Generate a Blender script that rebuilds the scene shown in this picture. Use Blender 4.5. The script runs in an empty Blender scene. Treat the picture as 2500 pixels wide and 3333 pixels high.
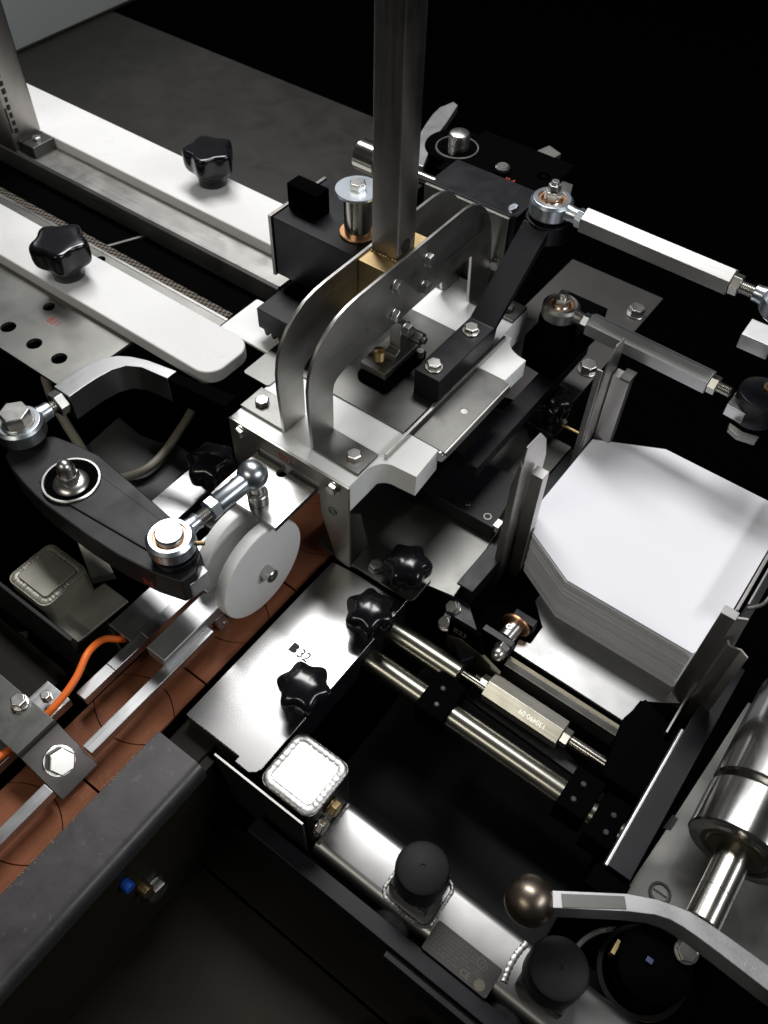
import bpy, bmesh, math, random
from mathutils import Vector, Matrix
random.seed(7)
SC = bpy.context.scene
COL = SC.collection
MM = 0.001                      # everything below is measured in millimetres

# ------------------------------------------------------------------ camera
cam_d = bpy.data.cameras.new('camera')
cam_d.sensor_fit = 'VERTICAL'; cam_d.sensor_height = 36.0
cam_d.lens = 2831.0 / 3333.0 * 36.0
cam_d.clip_start = 0.02; cam_d.clip_end = 50
cam_d.dof.use_dof = True; cam_d.dof.focus_distance = 0.84; cam_d.dof.aperture_fstop = 9.0
cam = bpy.data.objects.new('camera', cam_d); COL.objects.link(cam)
_r = ((0.80076391, -0.48366362, 0.35333647), (0.59865214, 0.62672783, -0.49882646), (0.01981842, 0.61096786, 0.79140729))
cam.matrix_world = Matrix(((*_r[0], 0.28974), (*_r[1], -0.40904), (*_r[2], 0.64895), (0, 0, 0, 1)))
SC.camera = cam

# ------------------------------------------------------------------ world, lamps, exposure
w = bpy.data.worlds.new('World'); SC.world = w; w.use_nodes = True
w.node_tree.nodes['Background'].inputs[0].default_value = (0.92, 0.95, 1.0, 1)
w.node_tree.nodes['Background'].inputs[1].default_value = 0.024

def lamp(name, loc, target, sx, sy, watts, color, spin=0.0):
    l = bpy.data.lights.new(name, 'AREA'); l.shape = 'RECTANGLE'; l.size = sx; l.size_y = sy
    l.energy = watts; l.color = color
    o = bpy.data.objects.new(name, l); COL.objects.link(o)
    o.location = loc
    d = Vector(target) - Vector(loc)
    z = -d.normalized(); x = Vector((math.cos(spin), math.sin(spin), 0)); x = (x - z * x.dot(z)).normalized(); y = z.cross(x)
    o.matrix_world = Matrix(((x.x, y.x, z.x, loc[0]), (x.y, y.y, z.y, loc[1]), (x.z, y.z, z.z, loc[2]), (0, 0, 0, 1)))
    return o
lamp('ceiling_tube_lamp', (-0.90, 1.10, 2.42), (0.0, 0.0, -0.1), 1.8, 0.52, 73, (1.0, 0.99, 0.985))
lamp('far_tube_lamp', (-1.9, 1.1, 1.5), (-0.2, 0.1, 0.0), 1.2, 0.12, 3, (0.93, 0.96, 1.0))
lamp('warm_hall_lamp', (-0.35, -1.7, 1.6), (0, 0, -0.1), 1.2, 0.10, 8.5, (1.0, 0.95, 0.82))
lamp('right_tube_lamp', (1.7, 0.35, 1.25), (0.0, 0.0, -0.1), 0.12, 1.2, 15, (0.97, 0.985, 1.0))
vs = SC.view_settings
SC.display_settings.display_device = 'sRGB'
vs.view_transform = 'Standard'; vs.look = 'None'; vs.exposure = 0.0; vs.gamma = 1.0; vs.use_curve_mapping = False
SC.cycles.max_bounces = 8; SC.cycles.use_denoising = True

# ------------------------------------------------------------------ materials
def mat(name, base, metal=0.0, rough=0.5, spec=0.5, coat=0.0, brush=None, var=0.0, vscale=30.0, bump=0.0, bscale=400.0, tint=None, rvar=0.0, sss=0.0, dirt=None, scratch=0.0):
    m = bpy.data.materials.new(name); m.use_nodes = True
    nt = m.node_tree; N = nt.nodes; L = nt.links
    b = N['Principled BSDF']
    b.inputs['Base Color'].default_value = (*base, 1); b.inputs['Metallic'].default_value = metal
    b.inputs['Roughness'].default_value = rough; b.inputs['Specular IOR Level'].default_value = spec
    b.inputs['Coat Weight'].default_value = coat; b.inputs['Coat Roughness'].default_value = 0.08
    if sss:
        b.inputs['Subsurface Weight'].default_value = sss; b.inputs['Subsurface Radius'].default_value = (1, .9, .8); b.inputs['Subsurface Scale'].default_value = 0.003
    tc = N.new('ShaderNodeTexCoord')
    def noise(scale, detail=4, sc3=(1, 1, 1), dist=0.0):
        mp = N.new('ShaderNodeMapping'); mp.inputs['Scale'].default_value = sc3
        L.new(tc.outputs['Object'], mp.inputs[0])
        n = N.new('ShaderNodeTexNoise'); n.inputs['Scale'].default_value = scale; n.inputs['Detail'].default_value = detail; n.inputs['Distortion'].default_value = dist
        L.new(mp.outputs[0], n.inputs['Vector']); return n
    def rng(src, a, c, lo=0.3, hi=0.7):
        r = N.new('ShaderNodeMapRange'); r.inputs[1].default_value = lo; r.inputs[2].default_value = hi
        r.inputs[3].default_value = a; r.inputs[4].default_value = c; L.new(src, r.inputs[0]); return r.outputs[0]
    col = None
    if var > 0:
        n = noise(vscale, 5, dist=0.6)
        mx = N.new('ShaderNodeMix'); mx.data_type = 'RGBA'
        dark = tint if tint else tuple(c * (1 - var) for c in base)
        mx.inputs[6].default_value = (*base, 1); mx.inputs[7].default_value = (*dark, 1)
        L.new(rng(n.outputs[0], 0, 1, 0.42, 0.72), mx.inputs[0]); col = mx.outputs[2]
    if dirt:
        n = noise(95, 7, dist=1.2)
        mx = N.new('ShaderNodeMix'); mx.data_type = 'RGBA'
        if col: L.new(col, mx.inputs[6])
        else: mx.inputs[6].default_value = (*base, 1)
        mx.inputs[7].default_value = (*dirt, 1)
        L.new(rng(n.outputs[0], 0, 0.8, 0.60, 0.70), mx.inputs[0]); col = mx.outputs[2]
    if col: L.new(col, b.inputs['Base Color'])
    hsum = None
    if brush:
        s3 = {'x': (6, 900, 900), 'y': (900, 6, 900), 'z': (900, 900, 6), 'd': (420, 420, 420)}[brush]
        nb = noise(1.0, 3, s3)
        big = noise(22, 4, dist=0.8)
        ad = N.new('ShaderNodeMath'); ad.operation = 'ADD'
        amp = 0.015 if brush == 'd' else 0.06
        L.new(rng(nb.outputs[0], -amp, amp), ad.inputs[0]); L.new(rng(big.outputs[0], rough - rvar, rough + rvar), ad.inputs[1])
        L.new(ad.outputs[0], b.inputs['Roughness'])
        bp = N.new('ShaderNodeBump'); bp.inputs['Strength'].default_value = (0.02 if brush == 'd' else 0.10) + scratch; bp.inputs['Distance'].default_value = 0.0002
        L.new(nb.outputs[0], bp.inputs['Height']); hsum = bp
        L.new(bp.outputs[0], b.inputs['Normal'])
    elif rvar:
        big = noise(vscale, 5, dist=0.5); L.new(rng(big.outputs[0], rough - rvar, rough + rvar), b.inputs['Roughness'])
    if bump and not brush:
        n = noise(bscale, 3); bp = N.new('ShaderNodeBump'); bp.inputs['Strength'].default_value = bump; bp.inputs['Distance'].default_value = 0.0004
        L.new(n.outputs[0], bp.inputs['Height']); L.new(bp.outputs[0], b.inputs['Normal'])
    return m

M = {}
M['steel_x'] = mat('steel_brushed_x', (0.42, 0.41, 0.39), 1, 0.36, brush='x', rvar=0.06, var=0.12)
M['steel_y'] = mat('steel_brushed_y', (0.45, 0.44, 0.42), 1, 0.36, brush='y', rvar=0.06, var=0.12)
M['steel_z'] = mat('steel_brushed_z', (0.36, 0.34, 0.32), 1, 0.36, brush='z', rvar=0.05, var=0.12)
M['steel_bead'] = mat('steel_bead_blasted', (0.165, 0.165, 0.156), 1, 0.38, brush='d', rvar=0.06, var=0.22, vscale=11, dirt=(0.145, 0.143, 0.134))
M['cover_steel'] = mat('cover_sheet_steel', (0.36, 0.357, 0.355), 1, 0.25, rvar=0.02, var=0.06, vscale=10)
M['bolt'] = mat('stainless_bolt', (0.60, 0.59, 0.56), 1, 0.30, rvar=0.03, vscale=80)
M['zinc'] = mat('zinc_plated', (0.60, 0.655, 0.71), 1, 0.31, rvar=0.02, vscale=40)
M['chrome'] = mat('polished_shaft', (0.50, 0.48, 0.43), 1, 0.22, rvar=0.03, vscale=30)
M['alu'] = mat('aluminium_milled', (0.52, 0.525, 0.525), 1, 0.38, brush='d', rvar=0.04)
M['alu_x'] = mat('aluminium_extruded', (0.46, 0.46, 0.45), 1, 0.42, brush='x', rvar=0.04)
M['alu_y'] = mat('aluminium_bar', (0.54, 0.545, 0.55), 1, 0.34, brush='y', rvar=0.05)
M['plate_dull'] = mat('dull_plate', (0.27, 0.268, 0.25), 1, 0.42, brush='d', rvar=0.06, var=0.25, vscale=14)
M['gold'] = mat('heat_tinted_steel', (0.50, 0.37, 0.19), 1, 0.42, brush='z', rvar=0.05, var=0.3)
M['copper'] = mat('copper_bush', (0.72, 0.40, 0.22), 1, 0.35)
M['pom'] = mat('white_plastic', (0.93, 0.945, 0.925), 0, 0.42, 0.45, var=0.05, vscale=12, bump=0.05, bscale=300, sss=0.25)
M['rail'] = mat('white_rail_plastic', (0.84, 0.84, 0.835), 0, 0.5, 0.35, var=0.05, vscale=10, dirt=(0.76, 0.75, 0.73), bump=0.08, bscale=420, sss=0.2)
M['black'] = mat('black_anodised', (0.006, 0.0065, 0.0095), 0, 0.40, 0.33, bump=0.15, bscale=900, rvar=0.06, vscale=40)
M['blackmatte'] = mat('black_matte', (0.0022, 0.0022, 0.0025), 0, 0.7, 0.0, bump=0.2, bscale=500)
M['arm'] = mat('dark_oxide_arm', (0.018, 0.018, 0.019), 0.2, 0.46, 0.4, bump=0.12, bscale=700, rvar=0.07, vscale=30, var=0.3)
M['knob'] = mat('black_knob_plastic', (0.006, 0.006, 0.008), 0, 0.16, 0.42, rvar=0.03, vscale=60)
M['rubber'] = mat('black_rubber', (0.009, 0.009, 0.011), 0, 0.6, 0.25, bump=0.12, bscale=700)
M['paper'] = mat('white_paper', (0.80, 0.805, 0.85), 0, 0.75, 0.2, bump=0.03, bscale=900)
M['orange'] = mat('orange_cable', (0.85, 0.17, 0.025), 0, 0.42, 0.4)
M['beige'] = mat('beige_hose', (0.30, 0.28, 0.22), 0, 0.5, 0.4)
M['red'] = mat('red_marking', (0.35, 0.02, 0.015), 0, 0.5)
M['ink'] = mat('black_ink', (0.008, 0.008, 0.008), 0, 0.6)
M['pale'] = mat('pale_print', (0.13, 0.115, 0.085), 0, 0.6)
M['stamp'] = mat('stamped_bright', (0.9, 0.9, 0.88), 1, 0.3)
M['dimblue'] = mat('dim_blue', (0.03, 0.045, 0.11), 0, 0.4)
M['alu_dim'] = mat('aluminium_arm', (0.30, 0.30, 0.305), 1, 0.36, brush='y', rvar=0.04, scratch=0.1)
M['frontsteel'] = mat('front_plate_steel', (0.46, 0.45, 0.41), 1, 0.45, rvar=0.04, var=0.15, vscale=14)
M['stampbar'] = mat('stamped_bar_steel', (0.78, 0.76, 0.68), 1, 0.42, brush='x', rvar=0.04, var=0.12, scratch=0.1)
M['alu_satin'] = mat('aluminium_satin', (0.60, 0.605, 0.61), 1, 0.50, brush='y', rvar=0.03)
M['basedull'] = mat('base_plate_dull', (0.13, 0.126, 0.122), 1, 0.42, rvar=0.05, var=0.2, vscale=8)
M['gunmetal'] = mat('dark_reflecting_steel', (0.055, 0.05, 0.048), 1, 0.33, rvar=0.04, var=0.3, vscale=20)  # base colour carries the bent tab's dark reflection; the coupling rib shares it
M['rollersteel'] = mat('roller_steel', (0.46, 0.45, 0.43), 1, 0.19, rvar=0.03, vscale=30)
M['blue'] = mat('blue_plug', (0.01, 0.07, 0.40), 0, 0.4)
M['table'] = mat('table_sheet', (0.046, 0.044, 0.041), 0.85, 0.42, brush='d', rvar=0.04, var=0.15, vscale=2.5)
M['cab'] = mat('grey_cabinet', (0.30, 0.32, 0.32), 0, 0.55, bump=0.05)
M['darkpanel'] = mat('dark_panel', (0.0150, 0.0132, 0.0085), 0.0, 0.5, 0.16, bump=0.1, bscale=300, var=0.4, vscale=8)
M['worn'] = mat('worn_dark_rail', (0.075, 0.071, 0.073), 0.5, 0.42, brush='d', rvar=0.10, var=0.4, vscale=16, dirt=(0.10, 0.093, 0.087))
M['floor'] = mat('dark_floor', (0.0010, 0.0010, 0.0010), 0, 0.9, 0.0)  # near-black base stands in for the unlit hall around the machine
M['label'] = mat('label_film', (0.030, 0.026, 0.024), 0, 0.5)
M['weld'] = mat('weld_bead', (0.50, 0.50, 0.49), 1, 0.46, rvar=0.1, vscale=150)
M['capplate'] = mat('weld_cap_plate', (0.72, 0.72, 0.71), 1, 0.36, rvar=0.04, var=0.08)
M['tubecap'] = mat('tube_cap_grey', (0.30, 0.29, 0.245), 0.6, 0.46, brush='d', rvar=0.06, var=0.2)
M['wheel'] = mat('wheel_plastic', (0.94, 0.95, 0.92), 0, 0.38, 0.45, sss=0.35, var=0.04)
M['bronzeball'] = mat('dark_bronze_ball', (0.21, 0.175, 0.14), 1, 0.36, rvar=0.07, vscale=60)
M['guide'] = mat('guide_sheet_steel', (0.50, 0.48, 0.465), 1, 0.40, brush='z', rvar=0.04, var=0.1)
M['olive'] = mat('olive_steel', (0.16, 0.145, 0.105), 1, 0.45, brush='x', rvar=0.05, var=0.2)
M['rodsteel'] = mat('oiled_rod', (0.33, 0.32, 0.275), 1, 0.28, rvar=0.02, vscale=30)
M['tubesteel'] = mat('cross_tube_steel', (0.36, 0.356, 0.352), 1, 0.38, rvar=0.04, var=0.25, vscale=16)
M['tray'] = mat('tray_brushed', (0.36, 0.36, 0.36), 1, 0.36, brush='d', rvar=0.05, var=0.1, scratch=0.15)

def chain_mat():
    m = mat('brown_chain_plastic', (0.235, 0.086, 0.043), 0, 0.55, 0.14, var=0.3, vscale=9, dirt=(0.25, 0.107, 0.065))
    nt = m.node_tree; N = nt.nodes; L = nt.links; b = N['Principled BSDF']
    tc = N.new('ShaderNodeTexCoord'); wv = N.new('ShaderNodeTexWave'); wv.wave_type = 'RINGS'
    wv.inputs['Scale'].default_value = 110; wv.inputs['Distortion'].default_value = 3.0; wv.inputs['Detail'].default_value = 2; wv.inputs['Detail Scale'].default_value = 0.6
    mp = N.new('ShaderNodeMapping'); mp.inputs['Location'].default_value = (0.02, 0.03, 0)
    L.new(tc.outputs['Object'], mp.inputs[0]); L.new(mp.outputs[0], wv.inputs['Vector'])
    bp = N.new('ShaderNodeBump'); bp.inputs['Strength'].default_value = 0.14; bp.inputs['Distance'].default_value = 0.0004
    L.new(wv.outputs[1], bp.inputs['Height']); L.new(bp.outputs[0], b.inputs['Normal'])
    return m
M['chain'] = chain_mat()
def weave_mat():
    m = mat('woven_belt', (0.010, 0.009, 0.008), 0, 0.7, 0.3)
    nt = m.node_tree; N = nt.nodes; L = nt.links; b = N['Principled BSDF']
    tc = N.new('ShaderNodeTexCoord'); ck = N.new('ShaderNodeTexChecker'); ck.inputs['Scale'].default_value = 260
    mp = N.new('ShaderNodeMapping'); mp.inputs['Rotation'].default_value = (0, 0, 0.5)
    L.new(tc.outputs['Object'], mp.inputs[0]); L.new(mp.outputs[0], ck.inputs['Vector'])
    ck.inputs[1].default_value = (0.16, 0.135, 0.105, 1); ck.inputs[2].default_value = (0.006, 0.006, 0.006, 1)
    L.new(ck.outputs[0], b.inputs['Base Color'])
    return m
M['weave'] = weave_mat()

# ------------------------------------------------------------------ mesh helpers (mm)
def V(*a): return Vector(a)
def basis(axis, up=None):
    z = Vector(axis).normalized()
    if up is None: up = Vector((0, 0, 1)) if abs(z.z) < 0.9 else Vector((1, 0, 0))
    x = Vector(up) - z * Vector(up).dot(z); x.normalize(); y = z.cross(x)
    return x, y, z

class MB:
    def __init__(s): s.v = []; s.f = []
    def add(s, vs, fs):
        k = len(s.v); s.v += [tuple(p) for p in vs]; s.f += [tuple(i + k for i in f) for f in fs]; return s
    def box(s, x0, x1, y0, y1, z0, z1):
        return s.prism([(x0, y0), (x1, y0), (x1, y1), (x0, y1)], 'z', z0, z1)
    def prism(s, poly, ax, a, b):
        def P(p, t): return {'z': (p[0], p[1], t), 'x': (t, p[0], p[1]), 'y': (p[0], t, p[1])}[ax]
        n = len(poly)
        return s.add([P(p, a) for p in poly] + [P(p, b) for p in poly],
                     [tuple(range(n))[::-1], tuple(range(n, 2 * n))] + [(i, (i + 1) % n, n + (i + 1) % n, n + i) for i in range(n)])
    def obox(s, c, ax, ay, az):        # oriented box from half-vectors
        c = Vector(c); ax, ay, az = Vector(ax), Vector(ay), Vector(az); vs = []
        for k in (-1, 1):
            for j, i in ((-1, -1), (-1, 1), (1, 1), (1, -1)): vs.append(c + ax * i + ay * j + az * k)
        return s.add(vs, [(3, 2, 1, 0), (4, 5, 6, 7)] + [(i, (i + 1) % 4, 4 + (i + 1) % 4, 4 + i) for i in range(4)])
    def lathe(s, c, axis, prof, n=32, closed=False):
        x, y, z = basis(axis); c = Vector(c); vs = []; fs = []; rings = []
        for r, h in prof:
            if r < 1e-6: rings.append([len(vs)]); vs.append(c + z * h)
            else:
                rings.append(list(range(len(vs), len(vs) + n)))
                for i in range(n):
                    a = 2 * math.pi * i / n; vs.append(c + z * h + (x * math.cos(a) + y * math.sin(a)) * r)
        seq = list(zip(rings, rings[1:])) + ([(rings[-1], rings[0])] if closed else [])
        for A, B in seq:
            for i in range(n):
                j = (i + 1) % n
                if len(A) == 1 and len(B) == 1: continue
                if len(A) == 1: fs.append((A[0], B[i], B[j]))
                elif len(B) == 1: fs.append((A[i], A[j], B[0]))
                else: fs.append((A[i], A[j], B[j], B[i]))
        return s.add(vs, fs)
    def cyl(s, p0, p1, r, n=32, r1=None):
        d = Vector(p1) - Vector(p0); h = d.length
        return s.lathe(p0, d, [(0, 0), (r, 0), (r if r1 is None else r1, h), (0, h)], n)
    def ring(s, c, axis, ro, ri, h, n=48, e=None):
        e = min(ro - ri, h) * 0.22 if e is None else e
        return s.lathe(c, axis, [(ri, -h / 2), (ro - e, -h / 2), (ro, -h / 2 + e), (ro, h / 2 - e), (ro - e, h / 2), (ri, h / 2)], n, True)
    def sphere(s, c, r, n=32, m=16, sq=(1, 1, 1)):
        vs = []; 
        prof = [(r * math.sin(math.pi * k / m), -r * math.cos(math.pi * k / m)) for k in range(m + 1)]
        k0 = len(s.v); s.lathe((0, 0, 0), (0, 0, 1), prof, n)
        s.v[k0:] = [(c[0] + p[0] * sq[0], c[1] + p[1] * sq[1], c[2] + p[2] * sq[2]) for p in s.v[k0:]]
        return s
    def hexp(s, c, axis, af, h, rot=0.0, ch=0.0):
        x, y, z = basis(axis); c = Vector(c); R = af / math.sqrt(3); vs = []; rows = [(R, 0), (R, h - ch), (R - ch * 1.2, h)] if ch else [(R, 0), (R, h)]
        for r, t in rows:
            for i in range(6):
                a = rot + math.pi / 3 * i; vs.append(c + z * t + (x * math.cos(a) + y * math.sin(a)) * r)
        k = len(rows); fs = [(5, 4, 3, 2, 1, 0), tuple(range(6 * (k - 1), 6 * k))]
        for q in range(k - 1): fs += [(6 * q + i, 6 * q + (i + 1) % 6, 6 * q + 6 + (i + 1) % 6, 6 * q + 6 + i) for i in range(6)]
        return s.add(vs, fs)
    def sweep(s, pts, r, n=12, sub=6):
        P = [Vector(p) for p in pts]; Q = []
        for i in range(len(P) - 1):
            a = P[max(i - 1, 0)]; b = P[i]; c = P[i + 1]; d = P[min(i + 2, len(P) - 1)]
            for k in range(sub):
                t = k / sub; Q.append(0.5 * ((2 * b) + (c - a) * t + (2 * a - 5 * b + 4 * c - d) * t * t + (3 * b - a - 3 * c + d) * t ** 3))
        Q.append(P[-1]); vs = []; fs = []; x = None
        for i, q in enumerate(Q):
            t = (Q[min(i + 1, len(Q) - 1)] - Q[max(i - 1, 0)]).normalized()
            if x is None: x, _, _ = basis(t)
            x = (x - t * x.dot(t)).normalized(); y = t.cross(x)
            for k in range(n):
                a = 2 * math.pi * k / n; vs.append(q + (x * math.cos(a) + y * math.sin(a)) * r)
        for i in range(len(Q) - 1):
            for k in range(n): fs.append((i * n + k, i * n + (k + 1) % n, i * n + n + (k + 1) % n, i * n + n + k))
        fs.append(tuple(range(n))[::-1]); fs.append(tuple(range(len(vs) - n, len(vs))))
        return s.add(vs, fs)
    def bead(s, pts, r, step=1.5, wave=2.6, amp=0.16, n=10, closed=True, flat=0.6, jit=0.25):
        P = [Vector(p) for p in pts]; Q = []; segs = list(zip(P, P[1:])) + ([(P[-1], P[0])] if closed else [])
        for a, b in segs:
            L_ = (b - a).length; m_ = max(1, int(L_ / step))
            for k in range(m_): Q.append(a.lerp(b, k / m_))
        if not closed: Q.append(P[-1])
        N_ = len(Q); vs = []; fs = []; t_ = 0.0; ph = 0.0
        for i, q in enumerate(Q):
            d = (Q[(i + 1) % N_] - Q[i - 1]) if closed else (Q[min(i + 1, N_ - 1)] - Q[max(i - 1, 0)])
            d.normalize(); side = Vector((d.y, -d.x, 0)).normalized(); ph += step / wave * 2 * math.pi * random.uniform(.3, 1.7)
            rr = r * (1 + amp * 1.6 * math.sin(ph) * random.uniform(.3, 1) + random.uniform(-.07, .07)); o = side * random.uniform(-jit, jit)
            for k in range(n):
                a = 2 * math.pi * k / n
                vs.append(q + o + side * math.cos(a) * rr + Vector((0, 0, math.sin(a) * rr * flat)) + d * (0.9 * math.cos(a) ** 2 * step))
        for i in range(N_ if closed else N_ - 1):
            j = (i + 1) % N_
            for k in range(n): fs.append((i * n + k, i * n + (k + 1) % n, j * n + (k + 1) % n, j * n + k))
        return s.add(vs, fs)
    def mesh(s, name, org=(0, 0, 0)):
        me = bpy.data.meshes.new(name)
        me.from_pydata([((p[0] - org[0]) * MM, (p[1] - org[1]) * MM, (p[2] - org[2]) * MM) for p in s.v], [], s.f)
        bm = bmesh.new(); bm.from_mesh(me); bmesh.ops.recalc_face_normals(bm, faces=bm.faces[:]); bm.to_mesh(me); bm.free()
        me.polygons.foreach_set('use_smooth', [True] * len(me.polygons))
        return me

ORG = {}
def root_of(o):
    while o.parent: o = o.parent
    return o
def tag(o, label=None, cat=None, group=None, kind=None):
    if label: o['label'] = label
    if cat: o['category'] = cat
    if group: o['group'] = group
    if kind: o['kind'] = kind
    return o
def thing(name, label, cat, org, group=None):
    o = bpy.data.objects.new(name, None); COL.objects.link(o); o.empty_display_size = 0.01
    o.location = Vector(org) * MM; ORG[o.name] = Vector(org)
    return tag(o, label, cat, group)
def part(name, mb, m, parent=None, bev=0.0, org=None, seg=2, label=None):
    if parent: og = ORG[root_of(parent).name]
    else: og = Vector(org if org else (0, 0, 0))
    me = mb.mesh(name, og); o = bpy.data.objects.new(name, me); COL.objects.link(o)
    me.materials.append(M[m] if isinstance(m, str) else m)
    if parent: o.parent = parent
    else: o.location = og * MM; ORG[o.name] = og
    if bev:
        b = o.modifiers.new('bevel', 'BEVEL'); b.width = bev * MM; b.segments = seg; b.limit_method = 'ANGLE'; b.angle_limit = math.radians(35); b.harden_normals = True
    else: me.set_sharp_from_angle(angle=math.radians(35))
    if label: o['label'] = label
    return o
def solo(name, mb, m, label, cat, org, bev=0.0, group=None, kind=None):
    return tag(part(name, mb, m, None, bev, org), label, cat, group, kind)

def bolt(parent, c, axis=(0, 0, 1), af=13, h=5.5, washer=True, m='bolt', rot=None, name='bolt'):
    axis = Vector(axis).normalized(); c = Vector(c); rot = random.uniform(0, 1) if rot is None else rot
    t = 1.6 if washer else 0
    b = part(name, MB().hexp(c + axis * t, axis, af, h, rot, 0.9), m, parent, 0.3)
    if washer: part('washer', MB().ring(c + axis * 0.8, axis, af * 0.66, af * 0.3, 1.6, 28), m, b)
    return b
def text(parent, s, size, o, xd, yd, m, name='lettering', depth=0.12, sx=1.0, bold=0.0):
    cu = bpy.data.curves.new('t', 'FONT'); cu.body = s; cu.size = size * MM; cu.extrude = depth * MM; cu.offset = bold * MM
    ob = bpy.data.objects.new('t', cu); COL.objects.link(ob)
    me = bpy.data.meshes.new_from_object(ob.evaluated_get(bpy.context.evaluated_depsgraph_get()))
    bpy.data.objects.remove(ob); og = ORG[root_of(parent).name]
    x = Vector(xd).normalized(); z = x.cross(Vector(yd)).normalized(); y = z.cross(x)
    mw = Matrix(((x.x * sx, y.x, z.x, (o[0] - og.x) * MM), (x.y * sx, y.y, z.y, (o[1] - og.y) * MM), (x.z * sx, y.z, z.z, (o[2] - og.z) * MM), (0, 0, 0, 1)))
    me.transform(mw); me.materials.clear(); me.materials.append(M[m]); me.name = name
    o2 = bpy.data.objects.new(name, me); COL.objects.link(o2); o2.parent = parent
    return o2
def thread(mb, p0, p1, r, pitch=1.6, n=20):
    d = Vector(p1) - Vector(p0); h = d.length; prof = [(0, 0)]; t = 0
    while t < h: prof += [(r, t), (r * 0.82, min(t + pitch / 2, h))]; t += pitch
    prof.append((0, h)); return mb.lathe(p0, d, prof, n)
def rod_end(parent, c, axis, sdir, ro=21, ri=13, h=17, shank=(24, 9), mring='zinc', mball='bolt', liner=True):
    c = Vector(c); a = Vector(axis).normalized(); d = Vector(sdir).normalized()
    hd = part('rod_end_housing', MB().ring(c, a, ro, ri, h, 56, 3.0).lathe(c + d * (ro - 4), d, [(0, 0), (h * .5, 0), (h * 0.42, shank[0] * .35), (shank[1] * .95, shank[0] * .55), (0, shank[0] * .56)], 24), mring, parent, 0.4)
    part('copper_liner', MB().ring(c, a, ri + 0.4, ri - 3.2, h * 0.84, 48), 'copper', hd)
    part('inner_ball', MB().sphere(c, ri - 2.6, 28, 14).cyl(c - a * (h * .5 + 2), c + a * (h * .5 + 2), ri - 6, 24), mball, hd)
    return hd
def star_knob(loc, R, H, stem_r, stem_h, label, lobes=6, rot=0.0, axis=(0, 0, 1), depth=0.24, flat=False):
    loc = Vector(loc); k = thing('star_knob', label, 'knob', loc, 'black star knobs')
    x, y, z = basis(axis); base = loc + z * stem_h; mb = MB(); n = lobes * 18
    rows = [(0, 0, 0), (.50, 0, 0), (.54, .02, 0), (.56, .20, 0), (.60, .28, .15), (.72, .34, .6), (.86, .40, .95), (.94, .46, 1), (.98, .54, 1), (1, .66, 1), (1, .86, 1), (.985, .93, 1), (.955, .975, .98), (.91, .995, .95), (.78, 1.0, .85), (.5, 1.0, .5), (.25, .995, .1), (0, .99, 0)] if flat else [(0.0, 0.0, 0), (0.80, 0.0, 1), (0.92, 0.02, 1), (0.965, 0.06, 1), (0.985, 0.14, 1), (1.0, 0.36, 1), (1.0, 0.52, 1), (0.985, 0.60, 1), (0.95, 0.68, .97), (0.90, 0.745, .9), (0.82, 0.81, .76), (0.72, 0.87, .58), (0.60, 0.92, .4), (0.46, 0.955, .24), (0.32, 0.98, .12), (0.16, 0.995, .03), (0, 1.0, 0)]
    vs = []; idx = []
    for s_, t, dl in rows:
        if s_ == 0: idx.append([len(vs)]); vs.append(base + z * (t * H)); continue
        r0 = []
        for i in range(n):
            a = 2 * math.pi * i / n + rot; q = 0.5 - 0.5 * math.cos(lobes * (a - rot)); q = q ** 0.85
            rr = R * s_ * (1 - depth * dl * q); r0.append(len(vs))
            vs.append(base + z * (t * H) + (x * math.cos(a) + y * math.sin(a)) * rr)
        idx.append(r0)
    fs = []
    for A, B in zip(idx, idx[1:]):
        for i in range(n):
            j = (i + 1) % n
            if len(A) == 1: fs.append((A[0], B[j], B[i]))
            elif len(B) == 1: fs.append((A[i], A[j], B[0]))
            else: fs.append((A[i], A[j], B[j], B[i]))
    mb.add(vs, fs); gp = part('grip', mb, 'knob', k); gp.data.set_sharp_from_angle(angle=math.radians(75))
    if not flat: part('stem', MB().lathe(loc, z, [(0, 0), (stem_r, 0), (stem_r, 1), (stem_r * .96, stem_h + 2), (0, stem_h + 2)], 32), 'knob', k)
    return k
def rrect(x0, x1, y0, y1, r, n=6):
    out = []
    for cx, cy, a0 in ((x1 - r, y1 - r, 0), (x0 + r, y1 - r, 90), (x0 + r, y0 + r, 180), (x1 - r, y0 + r, 270)):
        for k in range(n + 1):
            a = math.radians(a0 + 90 * k / n); out.append((cx + r * math.cos(a), cy + r * math.sin(a)))
    return out
def hole_plate(x0, x1, y0, y1, z0, z1, holes, n=24):
    """flat plate with real round holes, made with bmesh triangle fill"""
    bm = bmesh.new(); es = []
    def loop(pts):
        vs = [bm.verts.new((p[0], p[1], 0)) for p in pts]
        return [bm.edges.new((vs[i], vs[(i + 1) % len(vs)])) for i in range(len(vs))]
    es += loop([(x0, y0), (x1, y0), (x1, y1), (x0, y1)])
    for hx, hy, r in holes: es += loop([(hx + r * math.cos(2 * math.pi * i / n), hy + r * math.sin(2 * math.pi * i / n)) for i in range(n)])
    bmesh.ops.triangle_fill(bm, edges=es, use_beauty=True)
    bm.verts.index_update(); top = [(v.co.x, v.co.y) for v in bm.verts]; tris = [tuple(v.index for v in f.verts) for f in bm.faces]
    edges = [(e.verts[0].index, e.verts[1].index) for e in bm.edges if len(e.link_faces) == 1]; bm.free(); k = len(top)
    mb = MB(); mb.add([(p[0], p[1], z1) for p in top] + [(p[0], p[1], z0) for p in top], tris + [tuple(i + k for i in t[::-1]) for t in tris] + [(a, b, b + k, a + k) for a, b in edges])
    return mb

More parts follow.
